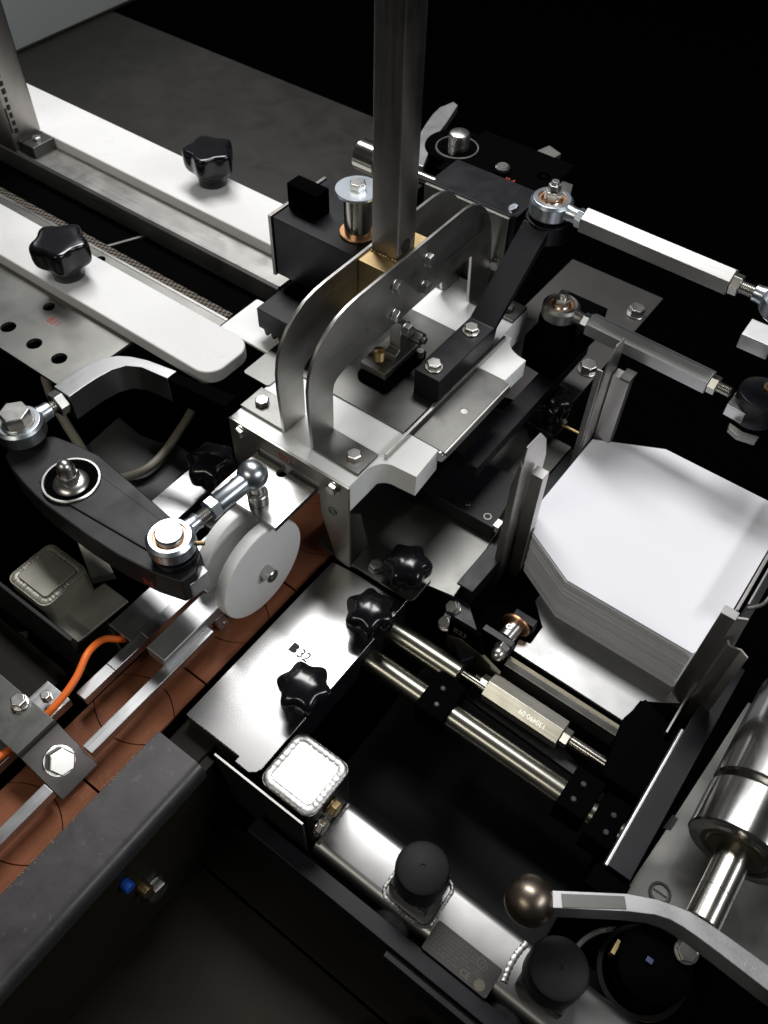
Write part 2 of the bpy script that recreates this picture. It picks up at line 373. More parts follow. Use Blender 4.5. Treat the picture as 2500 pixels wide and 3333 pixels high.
# ------------------------------------------------------------------ setting
tag(part('floor', MB().box(-4000, 4000, -4000, 4000, -720, -700), 'floor', None, 0, (0, 0, -700)), kind='structure')
tag(part('machine_table', MB().box(-1200, -292, 256, 578, -9, -5), 'table', None, 0.6, (-700, 400, -5)), kind='structure')
cb = thing('cabinet', 'plain grey sheet metal cabinet side at the back of the dark table', 'cabinet', (-1008, 600, -5))
part('side_panel', MB().box(-1030, -1008, 300, 980, -5, 500), 'cab', cb, 1)
part('bottom_flange', MB().box(-1008, -1004, 300, 980, -5, -1), 'darkpanel', cb, .5)

# ------------------------------------------------------------------ rails at the upper left
def guide_rail(name, x0, x1, y0, y1, z0, z1, label, r=22):
    p = [(x0, y0), (x1 - r, y0)] + [(x1 - r + r * math.sin(a), y0 + r - r * math.cos(a)) for a in [math.pi / 2 * k / 8 for k in range(1, 9)]] \
        + [(x1 - r + r * math.cos(a), y1 - r + r * math.sin(a)) for a in [math.pi / 2 * k / 8 for k in range(0, 9)]] + [(x0, y1)]
    return solo(name, MB().prism(p, 'z', z0, z1), 'rail', label, 'rail', ((x0 + x1) / 2, (y0 + y1) / 2, z0), 2.2, 'white plastic guide rails')
guide_rail('guide_rail', -1150, -245.5, 23.5, 91.5, -6, 11, 'white plastic guide rail with rounded end, nearest the perforated plate')
guide_rail('guide_rail', -1150, -300, 235, 310.5, -4.6, 12, 'white plastic guide rail lying on the dark table behind the steel angle', 3)
star_knob((-493, 49, 11), 34, 48, 0, 0, 'black star knob on the front white rail beside the perforated plate', 5, 0.5, depth=0.21, flat=True)
star_knob((-494, 290, 12), 33.5, 48, 0, 0, 'black star knob on the rear white rail in front of the dark table', 5, 0.1, depth=0.21, flat=True)
ar = thing('angle_rail', 'long steel angle between the rear white rail and the dark belt gap', 'angle rail', (-700, 191, -3))
part('top_leg', MB().box(-1150, -300, 196, 255, -6, -3), 'steel_x', ar, .5)
part('front_leg', MB().prism([(191, -42), (195, -42), (195, -4), (196.4, -2.4), (194.6, -1.2), (191, -4.4)], 'x', -1150, -300), 'alu_x', ar, .8)  # paler metal than the top leg, colouring in the white rail's reflection
pp = thing('perforated_plate', 'flat steel plate with round holes beside the front white rail', 'plate', (-700, 0, -4))
part('plate', hole_plate(-1150, -366, -72, 60, -8, -4, [(-407.5, -44.3, 8.8), (-447.5, -45.3, 8.8), (-492, -45, 8.8), (-484, 6, 7), (-540, -46, 8.8), (-590, -46, 8.8)]), 'plate_dull', pp)
part('inner_strip', hole_plate(-1150, -308, 60, 112, -8, -4, [(-505, 102, 6.5)]), 'plate_dull', pp)
part('lip', MB().prism([(112, -34), (116.5, -34), (116.5, -3.4), (112, -3.4)], 'x', -1150, -308), 'steel_x', pp, .7)
text(pp, 'B31', 12, (-468, -12, -4), (1, 0, 0), (0, 1, 0), 'red', 'red_marking', .1)
bl = thing('conveyor_belt', 'dark woven conveyor belt running in the gap between the two white rails', 'belt', (-700, 155, -46))
part('belt', MB().box(-1150, -316, 118, 190, -40, -30), 'blackmatte', bl)
part('woven_edge', MB().box(-1150, -318, 118, 133, -30, -12), 'weave', bl)
part('seam', MB().prism([(-560, 119), (-556, 119), (-524, 188), (-528, 188)], 'z', -29.9, -26.4), 'plate_dull', bl)

po = thing('square_post', 'square steel post with stamped marks clamped to the angle at upper left', 'post', (-794, 215, -3), 'upright square posts')
part('tube', MB().prism(rrect(-817, -771, 192, 239, 3), 'z', -3, 760), 'steel_z', po)
fc = part('foot_clamp', MB().box(-770.5, -739, 199, 234, -3, 12), 'steel_bead', po, .6)
part('clamp_slot', MB().box(-765, -762.5, 198.5, 234.5, 5, 12.4), 'ink', fc)
bolt(po, (-753, 217, 12), (0, 0, 1), 11, 4.5, False)
mk = MB()
for k in range(8): mk.box(-771.0, -770.6, 199 + random.uniform(-.5, .5), 204.5 + random.uniform(-.6, .6), 22 + k * 10.5, 29 + k * 10.5 + random.uniform(-1, 1))
mk.box(-771.0, -770.6, 194.5, 197, 24, 58)
part('stamped_mark', mk, 'ink', po)['kind'] = 'stuff'

# ------------------------------------------------------------------ carriage
ca = thing('carriage', 'white plastic carriage block with steel front plate under the arched brackets', 'carriage', (-120, 3, -40))
part('body', MB().box(-199, -45, 3.2, 340, -40, 0), 'pom', ca, 1.0)
cc = [(-45.5 + 20 * (1 - math.cos(a)), 27 + 25 * math.sin(a)) for a in [math.pi / 2 * k / 8 for k in range(9)]]
part('near_arm', MB().prism(cc + [(-1, 54), (-4, 96), (-45.5, 96)], 'z', -30, -0.3), 'pom', ca, 1.4)
cc = [(-45.5, 222), (-4, 222), (-2.5, 264)] + [(-2.5 - 32 * math.sin(a), 264 + 22 * (1 - math.cos(a))) for a in [math.pi / 2 * k / 8 for k in range(1, 9)]] + [(-45.5, 286)]
part('far_arm', MB().prism(cc, 'z', -24, -0.3), 'pom', ca, 1.4)
fp = part('front_plate', MB().prism([(-199, 1), (-43, 1), (-43, -133), (-61, -133), (-80, -62), (-80, -19), (-162, -19), (-165, -62), (-181, -110), (-199, -110)], 'y', 0, 3), 'frontsteel', ca, .5)
text(ca, 'B03', 12, (-132, -0.1, -13.5), (1, 0, 0), (0, 0, 1), 'red', 'red_marking', .1)
bolt(ca, (-183, 0, -8), (0, -1, 0), 12, 5); bolt(ca, (-61, 0, -8), (0, -1, 0), 12, 5)
part('socket_screw', MB().ring((-64, -0.6, -49), (0, 1, 0), 5.5, 3, 1.2, 24), 'plate_dull', ca)
part('leg_gusset', MB().prism([(3.2, -41), (20, -58), (33, -126), (3.2, -126)], 'x', -46, -43), 'steel_bead', ca, .4)
part('foot_flange', MB().prism([(-43, 1.5)] + [(38 - 7 + 7 * math.cos(a), 8.5 + 7 * math.sin(a)) for a in [math.radians(-90 + 15 * k) for k in range(7)]] + [(38, 37), (-43, 37)], 'z', -129, -126), 'steel_bead', ca, .5)
bolt(ca, (-18, 14, -126), (0, 0, 1), 13, 5.5)
part('top_sheet', MB().box(-200, -44.5, 92, 254, 0.2, 2), 'steel_bead', ca, .3)
part('left_tongue', MB().prism(rrect(-232, -196, 58, 132, 4), 'z', 0.3, 2.2), 'steel_bead', ca, .3)
part('upright_strip', MB().box(-40.5, -37, 54, 276, -3, 6.5), 'steel_y', ca, .6)
ss = part('side_sheet', hole_plate(-36, 1.5, 97.5, 221, -4, -1, [(-14, 158, 4.2)]), 'steel_bead', ca)
part('screw', MB().cyl((-14, 158, -6), (-14, 158, -1.6), 3.9, 20), 'bolt', ss)
part('side_lip', MB().box(1.5, 4, 97.5, 221, -12, -1.5), 'steel_y', ca, .5)
part('lip_clip', MB().cyl((-2, 94.5, -8), (-2, 99, -8), 6.5, 20), 'bolt', ca, .5)
solo('slide_tongue', MB().prism(rrect(-303, -226, 98, 160, 3), 'z', -3, 0.1), 'pom', 'white flat plastic tongue between front rail end and toothed black block', 'plate', (-265, 128, -3), .5)

def arch(X, side, label):
    a = thing('arch_bracket', label, 'bracket', (X, 180, 0), 'arched steel brackets')
    out = [(19, 1), (16.5, 60), (17, 81), (20, 97), (26, 110), (36, 123), (48, 132), (62, 138.5), (78, 141.6), (94, 142.6), (270, 142.6), (286, 140), (300, 133), (312, 122), (322, 108), (329, 93), (335, 70), (340, 40), (341, 1)]
    inn = [(306, 1), (300, 6), (297.5, 16), (294, 70), (292, 73.5), (288, 73.5), (76, 71.5), (68, 70), (60, 67), (55, 63), (53, 55), (52, 1)]
    x0, x1 = (X - 3.6, X) if side > 0 else (X, X + 3.6)
    part('web', MB().prism(out + inn, 'x', x0, x1), 'steel_y', a, .7)
    if side > 0: fx = (X - 1.0, X + 56)
    else: fx = (X - 57, X + 1.0)
    for y0, y1 in ((19, 52.5), (306, 338)):
        part('foot', MB().box(fx[0], fx[1], y0, y1, 0.2, 3.4), 'steel_bead', a, .8)
        bolt(a, ((fx[0] + fx[1]) / 2 + side * 12, (y0 + y1) / 2 - 1, 3.4), (0, 0, 1), 13.5, 6, False)
    if side > 0:
        for y, z in ((203.7, 121), (151, 121), (200.5, 90), (151.3, 86)): bolt(a, (X, y, z), (1, 0, 0), 12, 5.5)
    return a
arch(-102, 1, 'nearer arched steel bracket with four hex bolts on its side')
arch(-143, -1, 'farther arched steel bracket standing behind the gold post foot')
pc = thing('square_post', 'tall square steel post rising from the gold block between the arched brackets', 'post', (-123, 175, 70), 'upright square posts')
part('foot_block', MB().box(-139.2, -105.8, 140, 210, 70, 140), 'gold', pc, .8)
part('tube', MB().prism(rrect(-138.5, -108, 160, 190, 1.6, 3), 'z', 140, 520), 'steel_z', pc)
wb = MB()
for k in range(9): wb.sphere((-137 + k * 3.4 + random.uniform(-.5, .5), 159 + random.uniform(-.6, .4), 140.3), random.uniform(1.2, 2.2), 10, 6)
part('weld_bead', wb, 'gold', pc)
part('access_hole', MB().lathe((-107.6, 174, 150), (1, 0, 0), [(0, 0), (7, 0), (7, .2), (0, .2)], 24), 'ink', pc)
# clamp stack between the brackets, on the sheet
cl = thing('stud_clamp', 'small stacked steel clamp with threaded stud between bracket and black arm', 'clamp', (-108, 160, 2))
part('rubber_pad', MB().prism(rrect(-131, -90, 125, 200, 5), 'z', 2.2, 9), 'blackmatte', cl, .6)
part('clamp_plate', MB().prism(rrect(-130, -97, 131, 197, 1.5), 'z', 13, 22), 'plate_dull', cl, .6)
part('threaded_stud', (lambda b: thread(b, (-117, 147, 22), (-117, 147, 34), 6.5, 1.8))(MB()), 'gold', cl)
part('clevis', MB().prism([(150, 22), (188, 22), (188, 32), (176, 36), (176, 60), (158, 70), (158, 36), (150, 32)], 'x', -112, -98), 'plate_dull', cl, .8)
part('pivot_pin', MB().cyl((-116, 178, 44), (-84, 178, 44), 7, 24).cyl((-84, 178, 44), (-80, 178, 44), 4, 20), 'plate_dull', cl, .6)
part('set_screw', MB().cyl((-92, 188, 9), (-92, 188, 18), 4, 18), 'bolt', cl, .4)
bolt(cl, (-98, 165, 60), (1, 0, 0), 13, 6)

# ------------------------------------------------------------------ black bent arm
ba = thing('bent_lever', 'black bent arm bolted on the sheet, rising toward the upper rod link', 'arm', (-55, 197, 2))
part('base_bar', MB().prism([(146, 2.2), (252, 2.2), (256, 30), (350, 97), (341, 107), (249, 34), (146, 34)], 'x', -70.8, -39.8), 'black', ba, .9)
bolt(ba, (-56.5, 160, 34), (0, 0, 1), 14, 6, True, rot=.3); bolt(ba, (-57, 230, 34), (0, 0, 1), 14, 6, True, rot=.1)
part('hub', MB().cyl((-52, 362, 86), (-52, 362, 108), 25, 36), 'black', ba, 1.5)
part('lock_nut', MB().hexp((-88, 350, 106), (-.4, -.3, 1), 10, 5), 'zinc', ba, .4)

# ------------------------------------------------------------------ rear housing
rh = thing('rear_housing', 'black housing with grey front plate behind the arched brackets', 'housing', (-145, 390, 0))
part('front_plate', MB().box(-202, -90, 344, 348, -30, 97), 'plate_dull', rh, .5)
part('cover_block', MB().box(-200, -84, 348.4, 408, 60, 98.4), 'black', rh, .8)
bolt(rh, (-97, 344, 36), (0, -1, 0), 12, 5)
part('side_block', MB().box(-230, -100, 408, 520, 0, 76), 'blackmatte', rh, 2)
part('clamp_bush', MB().cyl((-252, 488, 20), (-252, 488, 62), 40, 40), 'blackmatte', rh, 2)
part('bush_ring', MB().ring((-234, 461, 77), (0, 0, 1), 27, 25, 2.0, 48), 'plate_dull', rh)
pn = part('steel_pin', MB().lathe((-234, 464, 70), (0, 0, 1), [(0, 0), (13, 0), (13, 22), (11.5, 25), (8, 26.4), (0, 26.8)], 32), 'bolt', rh)
part('round_nut', MB().lathe((-163, 452, 78), (0, 0, 1), [(0, 0), (9, 0), (9, 4), (6.5, 6), (0, 6)], 24), 'bolt', rh)
text(rh, 'B4', 13, (-150, 432, 78.2), (1, .1, 0), (0, 1, 0), 'red', 'red_marking', .2)
part('clip_plate', MB().prism([(-140, 462), (-100, 455), (-78, 470), (-86, 490), (-128, 486)], 'z', 68, 70), 'plate_dull', rh, .4)
part('clip_bush', MB().ring((-118, 474, 73), (0, 0, 1), 9, 5, 6, 24), 'bolt', rh)
part('end_stop', MB().prism([(-172, 500), (-142, 494), (-134, 548), (-156, 556)], 'z', 58, 66), 'plate_dull', rh, 1)
sh = thing('chrome_rod', 'short chrome rod with thick collar passing behind the tall post', 'rod', (-250, 358, 88))
part('rod', MB().cyl((-300, 358, 92), (-196, 358, 92), 7, 28), 'chrome', sh, .5)
part('collar', MB().cyl((-300, 352, 94), (-270, 352, 94), 18, 36), 'chrome', sh, 1.2)
solo('curved_lever', MB().prism([(-308, 576), (-318, 580), (-324, 556), (-321, 534), (-313, 506), (-305, 481), (-290, 453), (-268, 421), (-258, 425), (-270, 452), (-282, 475), (-286, 494), (-295, 531)], 'z', 50, 60), 'alu', 'pale curved lever blade behind the tall post beside the black housing', 'lever', (-295, 500, 50), .8)

# ------------------------------------------------------------------ drive block and toothed block
db = thing('drive_block', 'black box shaped drive block with a tall tab and steel side plate', 'block', (-222, 170, 42))
part('housing', MB().box(-276, -168, 170, 262, 42, 114), 'black', db, 1.0)
part('side_plate', MB().box(-281, -277, 168, 262, 40, 115), 'steel_z', db, .4)
for y, z in ((178, 104), (178, 70), (178, 48)): bolt(db, (-281, y, z), (-1, 0, 0), 8, 3, False)
part('top_tab', MB().box(-275, -234, 194, 214, 114, 142), 'blackmatte', db, 1.2)
rl = thing('spool', 'upright steel spool with wide zinc washer and hex bolt on the drive block', 'spool', (-188, 203, 114))
part('copper_flange', MB().ring((-188, 203, 115.6), (0, 0, 1), 19.5, 13, 3, 48), 'copper', rl)
part('barrel', MB().cyl((-188, 203, 114.5), (-188, 203, 162), 14.5, 40), 'chrome', rl, .8)
part('wide_washer', MB().ring((-188, 203, 163.6), (0, 0, 1), 23, 5, 3, 56, .5), 'zinc', rl)
bolt(rl, (-188, 203, 165), (0, 0, 1), 15, 7, False, rot=.2)
gb = thing('toothed_block', 'low black block with gear teeth along its bottom edge beside the arch', 'gear rack', (-225, 140, 8))
part('block', MB().box(-257, -180, 113, 172, 14, 40), 'black', gb, 1.0)
part('neck', MB().box(-250, -180, 150, 215, 24, 43), 'blackmatte', gb, 1)
for k in range(7): part('tooth', MB().prism([(-251 + k * 10, 14.2), (-243 + k * 10, 14.2), (-245.5 + k * 10, 6), (-248.5 + k * 10, 6)], 'y', 114, 160), 'black', gb, .6)

# ------------------------------------------------------------------ rod links, upper right
def link(c0, c1, name_label, af, z_nut=True, d=None, hexlen=None, ends=(True, True), gp='hexagonal turnbuckle links', bar='alu_x', r0=21, nutrot=.5):
    c0 = Vector(c0); c1 = Vector(c1); ax = (c1 - c0).normalized()
    t = thing('rod_link', name_label, 'rod link', (c0 + c1) / 2 - Vector((0, 0, 20)), gp)
    a, b = hexlen
    part('hex_bar', MB().hexp(c0 + ax * a, ax, af, b - a, -0.04), bar, t, .5)
    part('thread', thread(MB(), c0 + ax * (r0 + 6), c0 + ax * a, 6.2, 1.8), 'bolt', t); part('thread', thread(MB(), c0 + ax * b, c1 - ax * (r0 + 4), 6.2, 1.8), 'bolt', t)
    part('lock_nut', MB().hexp(c0 + ax * (a - 8.5), ax, af * .72, 8, .3, .8), 'zinc', t, .4)
    part('lock_nut', MB().hexp(c0 + ax * (b + .5), ax, af * .74, 9, .3, .8), 'bolt', t, .4)
    return t, ax
up = (0, 0, 1)
t, ax = link((-52, 362, 120), (209, 358, 120), 'upper hexagonal rod link joining the black bent arm to the right', 25, hexlen=(41, 205))
rod_end(t, (-52, 362, 120), (0, 0, 1), ax, 23, 15, 20, (26, 9)); rod_end(t, (209, 358, 120), (0, 0, 1), -ax, 24, 15, 20, (22, 9))
part('end_bolt', MB().hexp((209, 358, 131), up, 17, 9, .2, .8), 'bolt', t, .4)
part('stud_nut', MB().hexp((-52, 362, 131), up, 17, 8, .2, .8).cyl((-52, 362, 128), (-52, 362, 131.5), 9.5, 28).hexp((-52, 362, 139.5), up, 12, 6, .4, .6).cyl((-52, 362, 145), (-52, 362, 149), 4, 20), 'bolt', t, .4)
t, ax = link((-6, 338, 20), (226, 330, 20), 'lower hexagonal rod link passing behind the left paper guide', 24, hexlen=(38, 182), bar='alu_satin')
rod_end(t, (-6, 338, 20), (0, 0, 1), ax, 21, 14, 18, (25, 9), 'plate_dull'); 
part('stud_nut', MB().hexp((-6, 338, 29), up, 17, 8, .2, .8).cyl((-6, 338, 36), (-6, 338, 44), 5, 20), 'bolt', t, .4)
la = thing('support_lever', 'black upright arm carrying the lower rod link end', 'arm', (-10, 338, -100))
part('hub', MB().cyl((-6, 338, -20), (-6, 338, 9), 22, 32), 'blackmatte', la, 1)
part('web', MB().prism([(-34, 318), (14, 312), (20, 420), (-34, 420)], 'z', -60, -18), 'blackmatte', la, 1)
part('long_arm', MB().obox((6, 270, -66), (12, 0, 0), (0, 125, 0), (0, 0, 8)), 'black', la, 1)
jb = thing('yoke_joint', 'black yoke joint with steel clip at the end of the lower rod link', 'joint', (226, 330, 0))
part('yoke', MB().cyl((228, 336, 2), (228, 336, 34), 24, 32), 'black', jb, 1.5)
part('clip', MB().prism([(203, 312), (224, 310.5), (222.5, 327), (203, 330)], 'z', 6, 20), 'alu', jb, 1.2)
part('clip_strip', MB().prism([(203, 330.6), (222.5, 327.6), (224, 332), (204, 335)], 'z', 6, 22), 'steel_x', jb, .8)
part('socket_screw', MB().ring((232, 346, 35), (0, 0, 1), 8, 4.5, 4, 24), 'gold', jb)
part('curved_plate', MB().prism([(214, 306), (230, 302), (246, 306), (246, 297), (228, 293), (216, 298)], 'z', 0, 6), 'plate_dull', jb, .6)
solo('steel_clip', MB().prism([(375, 58), (400, 62), (411, 54), (411, 50), (396, 54), (375, 40)], 'x', 179, 212), 'alu', 'small folded steel clip at the right edge between the two rod links', 'clip', (195, 392, 40), .8)
bp = thing('base_plate', 'grey steel base plate with two hex bolts below the rod links', 'plate', (0, 470, -132))
part('plate', MB().prism([(-120, 302), (22, 342), (26, 372), (26, 628), (-120, 628)], 'z', -134, -130.2), 'basedull', bp, .5)
bolt(bp, (10, 573, -130), (0, 0, 1), 20, 10, True, rot=.3); bolt(bp, (12, 431, -130), (0, 0, 1), 20, 10, True, rot=.1)
# ------------------------------------------------------------------ left lever mechanism
lv = thing('pivot_lever', 'dark pivot arm with domed nut joining both left rod ends', 'arm', (-265, -150, -40))
ol = [(-352, -158), (-346, -168), (-327, -175), (-304, -180), (-283, -183), (-265, -184.5), (-208, -185), (-168, -183), (-128, -177), (-101, -169), (-98, -152), (-107, -136), (-119, -130), (-154, -122.5), (-211, -116), (-272, -110), (-303, -114), (-329, -120), (-346, -136)]
part('web', MB().prism(ol, 'z', -44, -10), 'arm', lv, 2.2)
part('raised_pad', MB().prism([(-292, -170), (-244, -171), (-148, -163), (-118, -156), (-118, -143), (-152, -131), (-246, -128), (-292, -132)], 'z', -11, -8), 'arm', lv, 1.4)
part('bearing_ring', MB().ring((-267, -150, -7.2), (0, 0, 1), 28.5, 26, 3, 56), 'bolt', lv)
part('bearing_cap', MB().cyl((-267, -150, -9), (-267, -150, -6.8), 25.5, 40), 'blackmatte', lv, .5)
dn = part('domed_nut', MB().hexp((-264, -152.5, -1), up, 18, 9, .15, .6).lathe((-264, -152.5, 7.5), up, [(8, 0), (8.6, .6), (8.6, 7), (7.6, 12), (5.2, 15.6), (2.4, 17), (0, 17.4)], 28), 'bolt', lv, .3)
part('flange', MB().lathe((-264, -152.5, -6.6), up, [(0, 0), (17, 0), (17.5, 1), (17, 2), (11.5, 5.8), (0, 5.8)], 40), 'bolt', dn)
part('end_boss', MB().cyl((-126, -151, -44), (-126, -151, -2), 21, 36), 'black', lv, 1)
part('wedge_clip', MB().prism([(-114, -136), (-115, -155), (-99, -162), (-97, -140)], 'z', -44, -22), 'alu', lv, 1)
text(lv, 'B3', 12, (-140, -182.2, -30), (1, .12, 0), (0, 0, 1), 'red', 'red_marking', .15)

bj = thing('ball_link', 'zinc ball joint link between the pivot arm and the slide plate', 'rod link', (-124, -100, 10))
d = Vector((-120, -50, 12)) - Vector((-127, -150, 10)); d.normalize()
E0 = Vector((-127, -150, 10))
rod_end(bj, E0, up, d, 22.5, 15.5, 18, (24, 9))
part('pin_head', MB().lathe((-127, -150, 14), up, [(0, 0), (13, 0), (13, 8.5), (12, 10), (0, 10)], 48), 'bolt', bj, .2)
part('grease_nipple', MB().cyl(E0 + Vector((19, 12, 0)), E0 + Vector((25, 17, 0)), 2.4, 12), 'gold', bj, .3)
tb = MB(); thread(tb, E0 + d * 26, E0 + d * 46, 6.4, 2.0); part('thread', tb, 'bolt', bj)
part('lock_nut', MB().hexp(E0 + d * 45, d, 20, 10, .5, .8), 'zinc', bj, .5)
part('sleeve', MB().lathe(E0 + d * 55, d, [(0, 0), (9.5, 0), (10, 1), (10, 33), (9, 34), (0, 34)], 36), 'zinc', bj)
part('spring_clip', MB().sweep([E0 + d * 60 + Vector((-11, 0, 3)), E0 + d * 84 + Vector((-11, 0, 3)), E0 + d * 90 + Vector((-6, 0, -8)), E0 + d * 88 + Vector((8, -2, -9))], 1.1, 10), 'bolt', bj)
part('ball_housing', MB().sphere((-120, -49, 13), 15.2, 40, 20), 'zinc', bj)
part('ball_stud', MB().lathe((-118, -48, -24.6), up, [(0, 0), (10.5, 0), (10.5, 12), (9.5, 13), (7, 14), (7, 26), (0, 26)], 32), 'bolt', bj)
sp = thing('slide_plate', 'bright flat slide plate with a slot, projecting from the carriage front', 'plate', (-122, -30, -30))
pts = [(-162, -64), (-82, -64), (-82, 30), (-118, 30), (-118, -8)] + [(-123 + 5 * math.cos(a), -8 - 5 * math.sin(a)) for a in [math.pi * k / 8 for k in range(1, 8)]] + [(-128, -8), (-128, 30), (-162, 30)]
part('plate', MB().prism(pts, 'z', -31, -25), 'cover_steel', sp, .5)

cv = thing('curved_link', 'curved brushed aluminium arm with a bolted rod end at its left', 'arm', (-340, -60, -13))
ou = [(-354, -89), (-354.5, -74), (-354, -60), (-351, -43), (-346, -28), (-337, -17), (-325, -9.5), (-308, -3), (-272, 4)]
inn = [(-272, -10), (-279, -11), (-305, -14.5), (-319, -23), (-326, -36), (-329, -53), (-330, -71), (-330, -89)]
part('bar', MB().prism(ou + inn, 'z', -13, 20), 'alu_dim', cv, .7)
part('black_extension', MB().prism([(-272.3, 3), (-200, 16), (-200, -2), (-272.3, -9)], 'z', -14, 18), 'blackmatte', cv, .7)  # same arm continued, coloured black to stand in for the rail's shadow
dl = Vector((-343, -89, 6)) - Vector((-346, -141, 6)); dl.normalize(); L0 = Vector((-346, -141, 8))
rod_end(cv, L0, up, dl, 24, 16, 20, (26, 9))
tb = MB(); thread(tb, L0 + dl * 26, L0 + dl * 53, 7, 2.0); part('thread', tb, 'bolt', cv)
part('lock_nut', MB().hexp(L0 + dl * 41, dl, 23, 10.5, .3, .8), 'bolt', cv, .5)
bolt(cv, L0 + Vector((0, 0, 10)), up, 26, 12, True, rot=.9)

# ------------------------------------------------------------------ brown chain, rails and wheels
ch = thing('chain_conveyor', 'brown plastic chain conveyor running under the white wheels', 'conveyor', (-115, -250, -148))
part('chain_base', MB().box(-152, -77, -640, 60, -166, -152), 'blackmatte', ch)
def bcurve(y, b, side):
    return [(-152 + 75 * t, y + b * (1 - (2 * t - 1) ** 2) + side) for t in [k / 12 for k in range(13)]]
bounds = []
for k in range(-3, 3):
    y = -189.5 - 139 * k
    bounds += [(y, 0), (y - 44, 16), (y - 80, -15)]
bounds.sort(reverse=True)
for (ya, ba_), (yb, bb) in zip(bounds, bounds[1:]):
    if yb > 60 or ya < -640: continue
    ga = 1.1 if ba_ == 0 else .5; gbb = 1.1 if bb == 0 else .5
    poly = bcurve(yb, bb, gbb) + bcurve(ya, ba_, -ga)[::-1]
    part('chain_link', MB().prism(poly, 'z', -152, -148 - random.uniform(0, .4)), 'chain', ch, .35)
wr = thing('side_rail', 'worn dark side rail with rounded edge beside the brown chain', 'rail', (-45, -400, -142))
part('rail', MB().prism([(-76, -156), (-16, -156), (-16, -145), (-76, -145)][::-1] if False else [(-76, -164), (-16, -164)] + [(-28 + 12 * math.cos(a), -154 + 12 * math.sin(a)) for a in [math.pi / 2 * k / 8 for k in range(9)]] + [(-76, -142)], 'y', -640, -254), 'worn', wr, .8)
part('grime_edge', (lambda mb: [mb.sphere((-75.5 + random.uniform(-.6, 2.5), random.uniform(-520, -262), -142.2), random.uniform(.3, .8), 6, 4) for _ in range(60)] and mb)(MB()), mat('dried_residue', (0.26, 0.21, 0.13), 0, .9), wr)['kind'] = 'stuff'
part('web', MB().box(-70, -30, -254, -150, -175, -158), 'darkpanel', wr, 2)
sd = thing('side_skirt', 'dark side panel below the worn rail with a hex bolt and blue plug', 'panel', (-16, -400, -420))
part('sheet', MB().box(-30, -19, -700, -240, -480, -160), 'darkpanel', sd, 1)
bolt(sd, (-19, -349, -262), (1, 0, 0), 21, 10, True, rot=.25); 
part('bolt_shank', MB().cyl((-19, -357, -236), (-8, -357, -236), 6.5, 20), 'gold', sd, .5)
part('blue_plug', MB().cyl((-19, -367, -194), (-9, -367, -194), 5.5, 20), 'blue', sd, 1)
fl = thing('lower_deck', 'dark lower deck plate with a seam below the black cross bar', 'deck', (150, -420, -344))
part('deck_sheet', MB().box(-19, 700, -800, -297, -344, -340), 'darkpanel', fl, .6)
part('deck_sheet', MB().box(-19, 700, -294, -242, -344, -341), 'darkpanel', fl, .6)

def gbar(x0, x1, y0, y1, z, lab, cuts=(), m='alu_y', skip=None):
    t = thing('guide_bar', lab, 'bar', ((x0 + x1) / 2, (y0 + y1) / 2, z - 12), 'steel guide bars over the chain')
    ys = [y0, *cuts, y1]
    for a, b in zip(ys, ys[1:]):
        if skip and (a, b) == skip: continue
        part('bar_section', MB().box(x0, x1, a + .15, b - .15, z - 12, z), m, t, .6)
gbar(-110.5, -98.5, -640, -150, -120, 'steel guide bar above the brown chain, under the aluminium block', (-355, -311), skip=(-355, -311))
gbar(-156.5, -144, -279, -40, -120, 'steel guide bar along the far side of the brown chain', (-240, -196))
gbar(-190, -157.5, -420, -30, -124, 'wide flat steel bar next to the orange cable', (-330, -286, -208, -120), 'alu_y', (-286, -208))
ab = thing('sensor_block', 'milled aluminium block with a stepped end beside the front white wheel', 'block', (-117, -165, -118))
part('body', MB().prism([(-130.5, -208), (-106, -208), (-106, -128.5), (-113, -128.5), (-113, -96), (-127.5, -96), (-127.5, -128.5), (-130.5, -128.5)], 'z', -121, -105), 'alu_satin', ab, .8)
part('end_cheek', MB().prism([(-140, -121), (-128.5, -121), (-124, -146), (-137, -146)], 'x', -112, -105.8), 'alu_satin', ab, .5)
part('lower_rib', MB().box(-128, -110, -200, -142, -135, -121.2), 'alu_y', ab, .5)
bolt(ab, (-105.8, -131, -138), (1, 0, 0), 5, 1.5, False)
def wheel(x0, x1, y, z, R, label, hub):
    t = thing('press_roller', label, 'wheel', ((x0 + x1) / 2, y, z - R), 'white plastic wheels')
    part('disc', MB().lathe((x0, y, z), (1, 0, 0), [(0, 0), (R - 3, 0), (R - .8, .8), (R, 3), (R, x1 - x0 - 3), (R - .8, x1 - x0 - .8), (R - 3, x1 - x0), (0, x1 - x0)], 96), 'wheel', t)
    part('hub_screw', MB().lathe((x1, y, z), (1, 0, 0), [(0, -1), (7.5, -1), (7.5, 11), (6.5, 12.2), (4, 12.2), (4, 8), (0, 8)], 32), 'bolt', t)
    if hub: part('axle', MB().cyl((x1, y, z), (x1 + 16, y, z), 6, 20), 'bolt', t)
wheel(-104, -90, -79, -88, 57.5, 'front white plastic wheel with a central screw over the brown chain', False)
wheel(-140, -126, -74, -90, 55, 'rear white plastic wheel half hidden behind the front wheel', True)

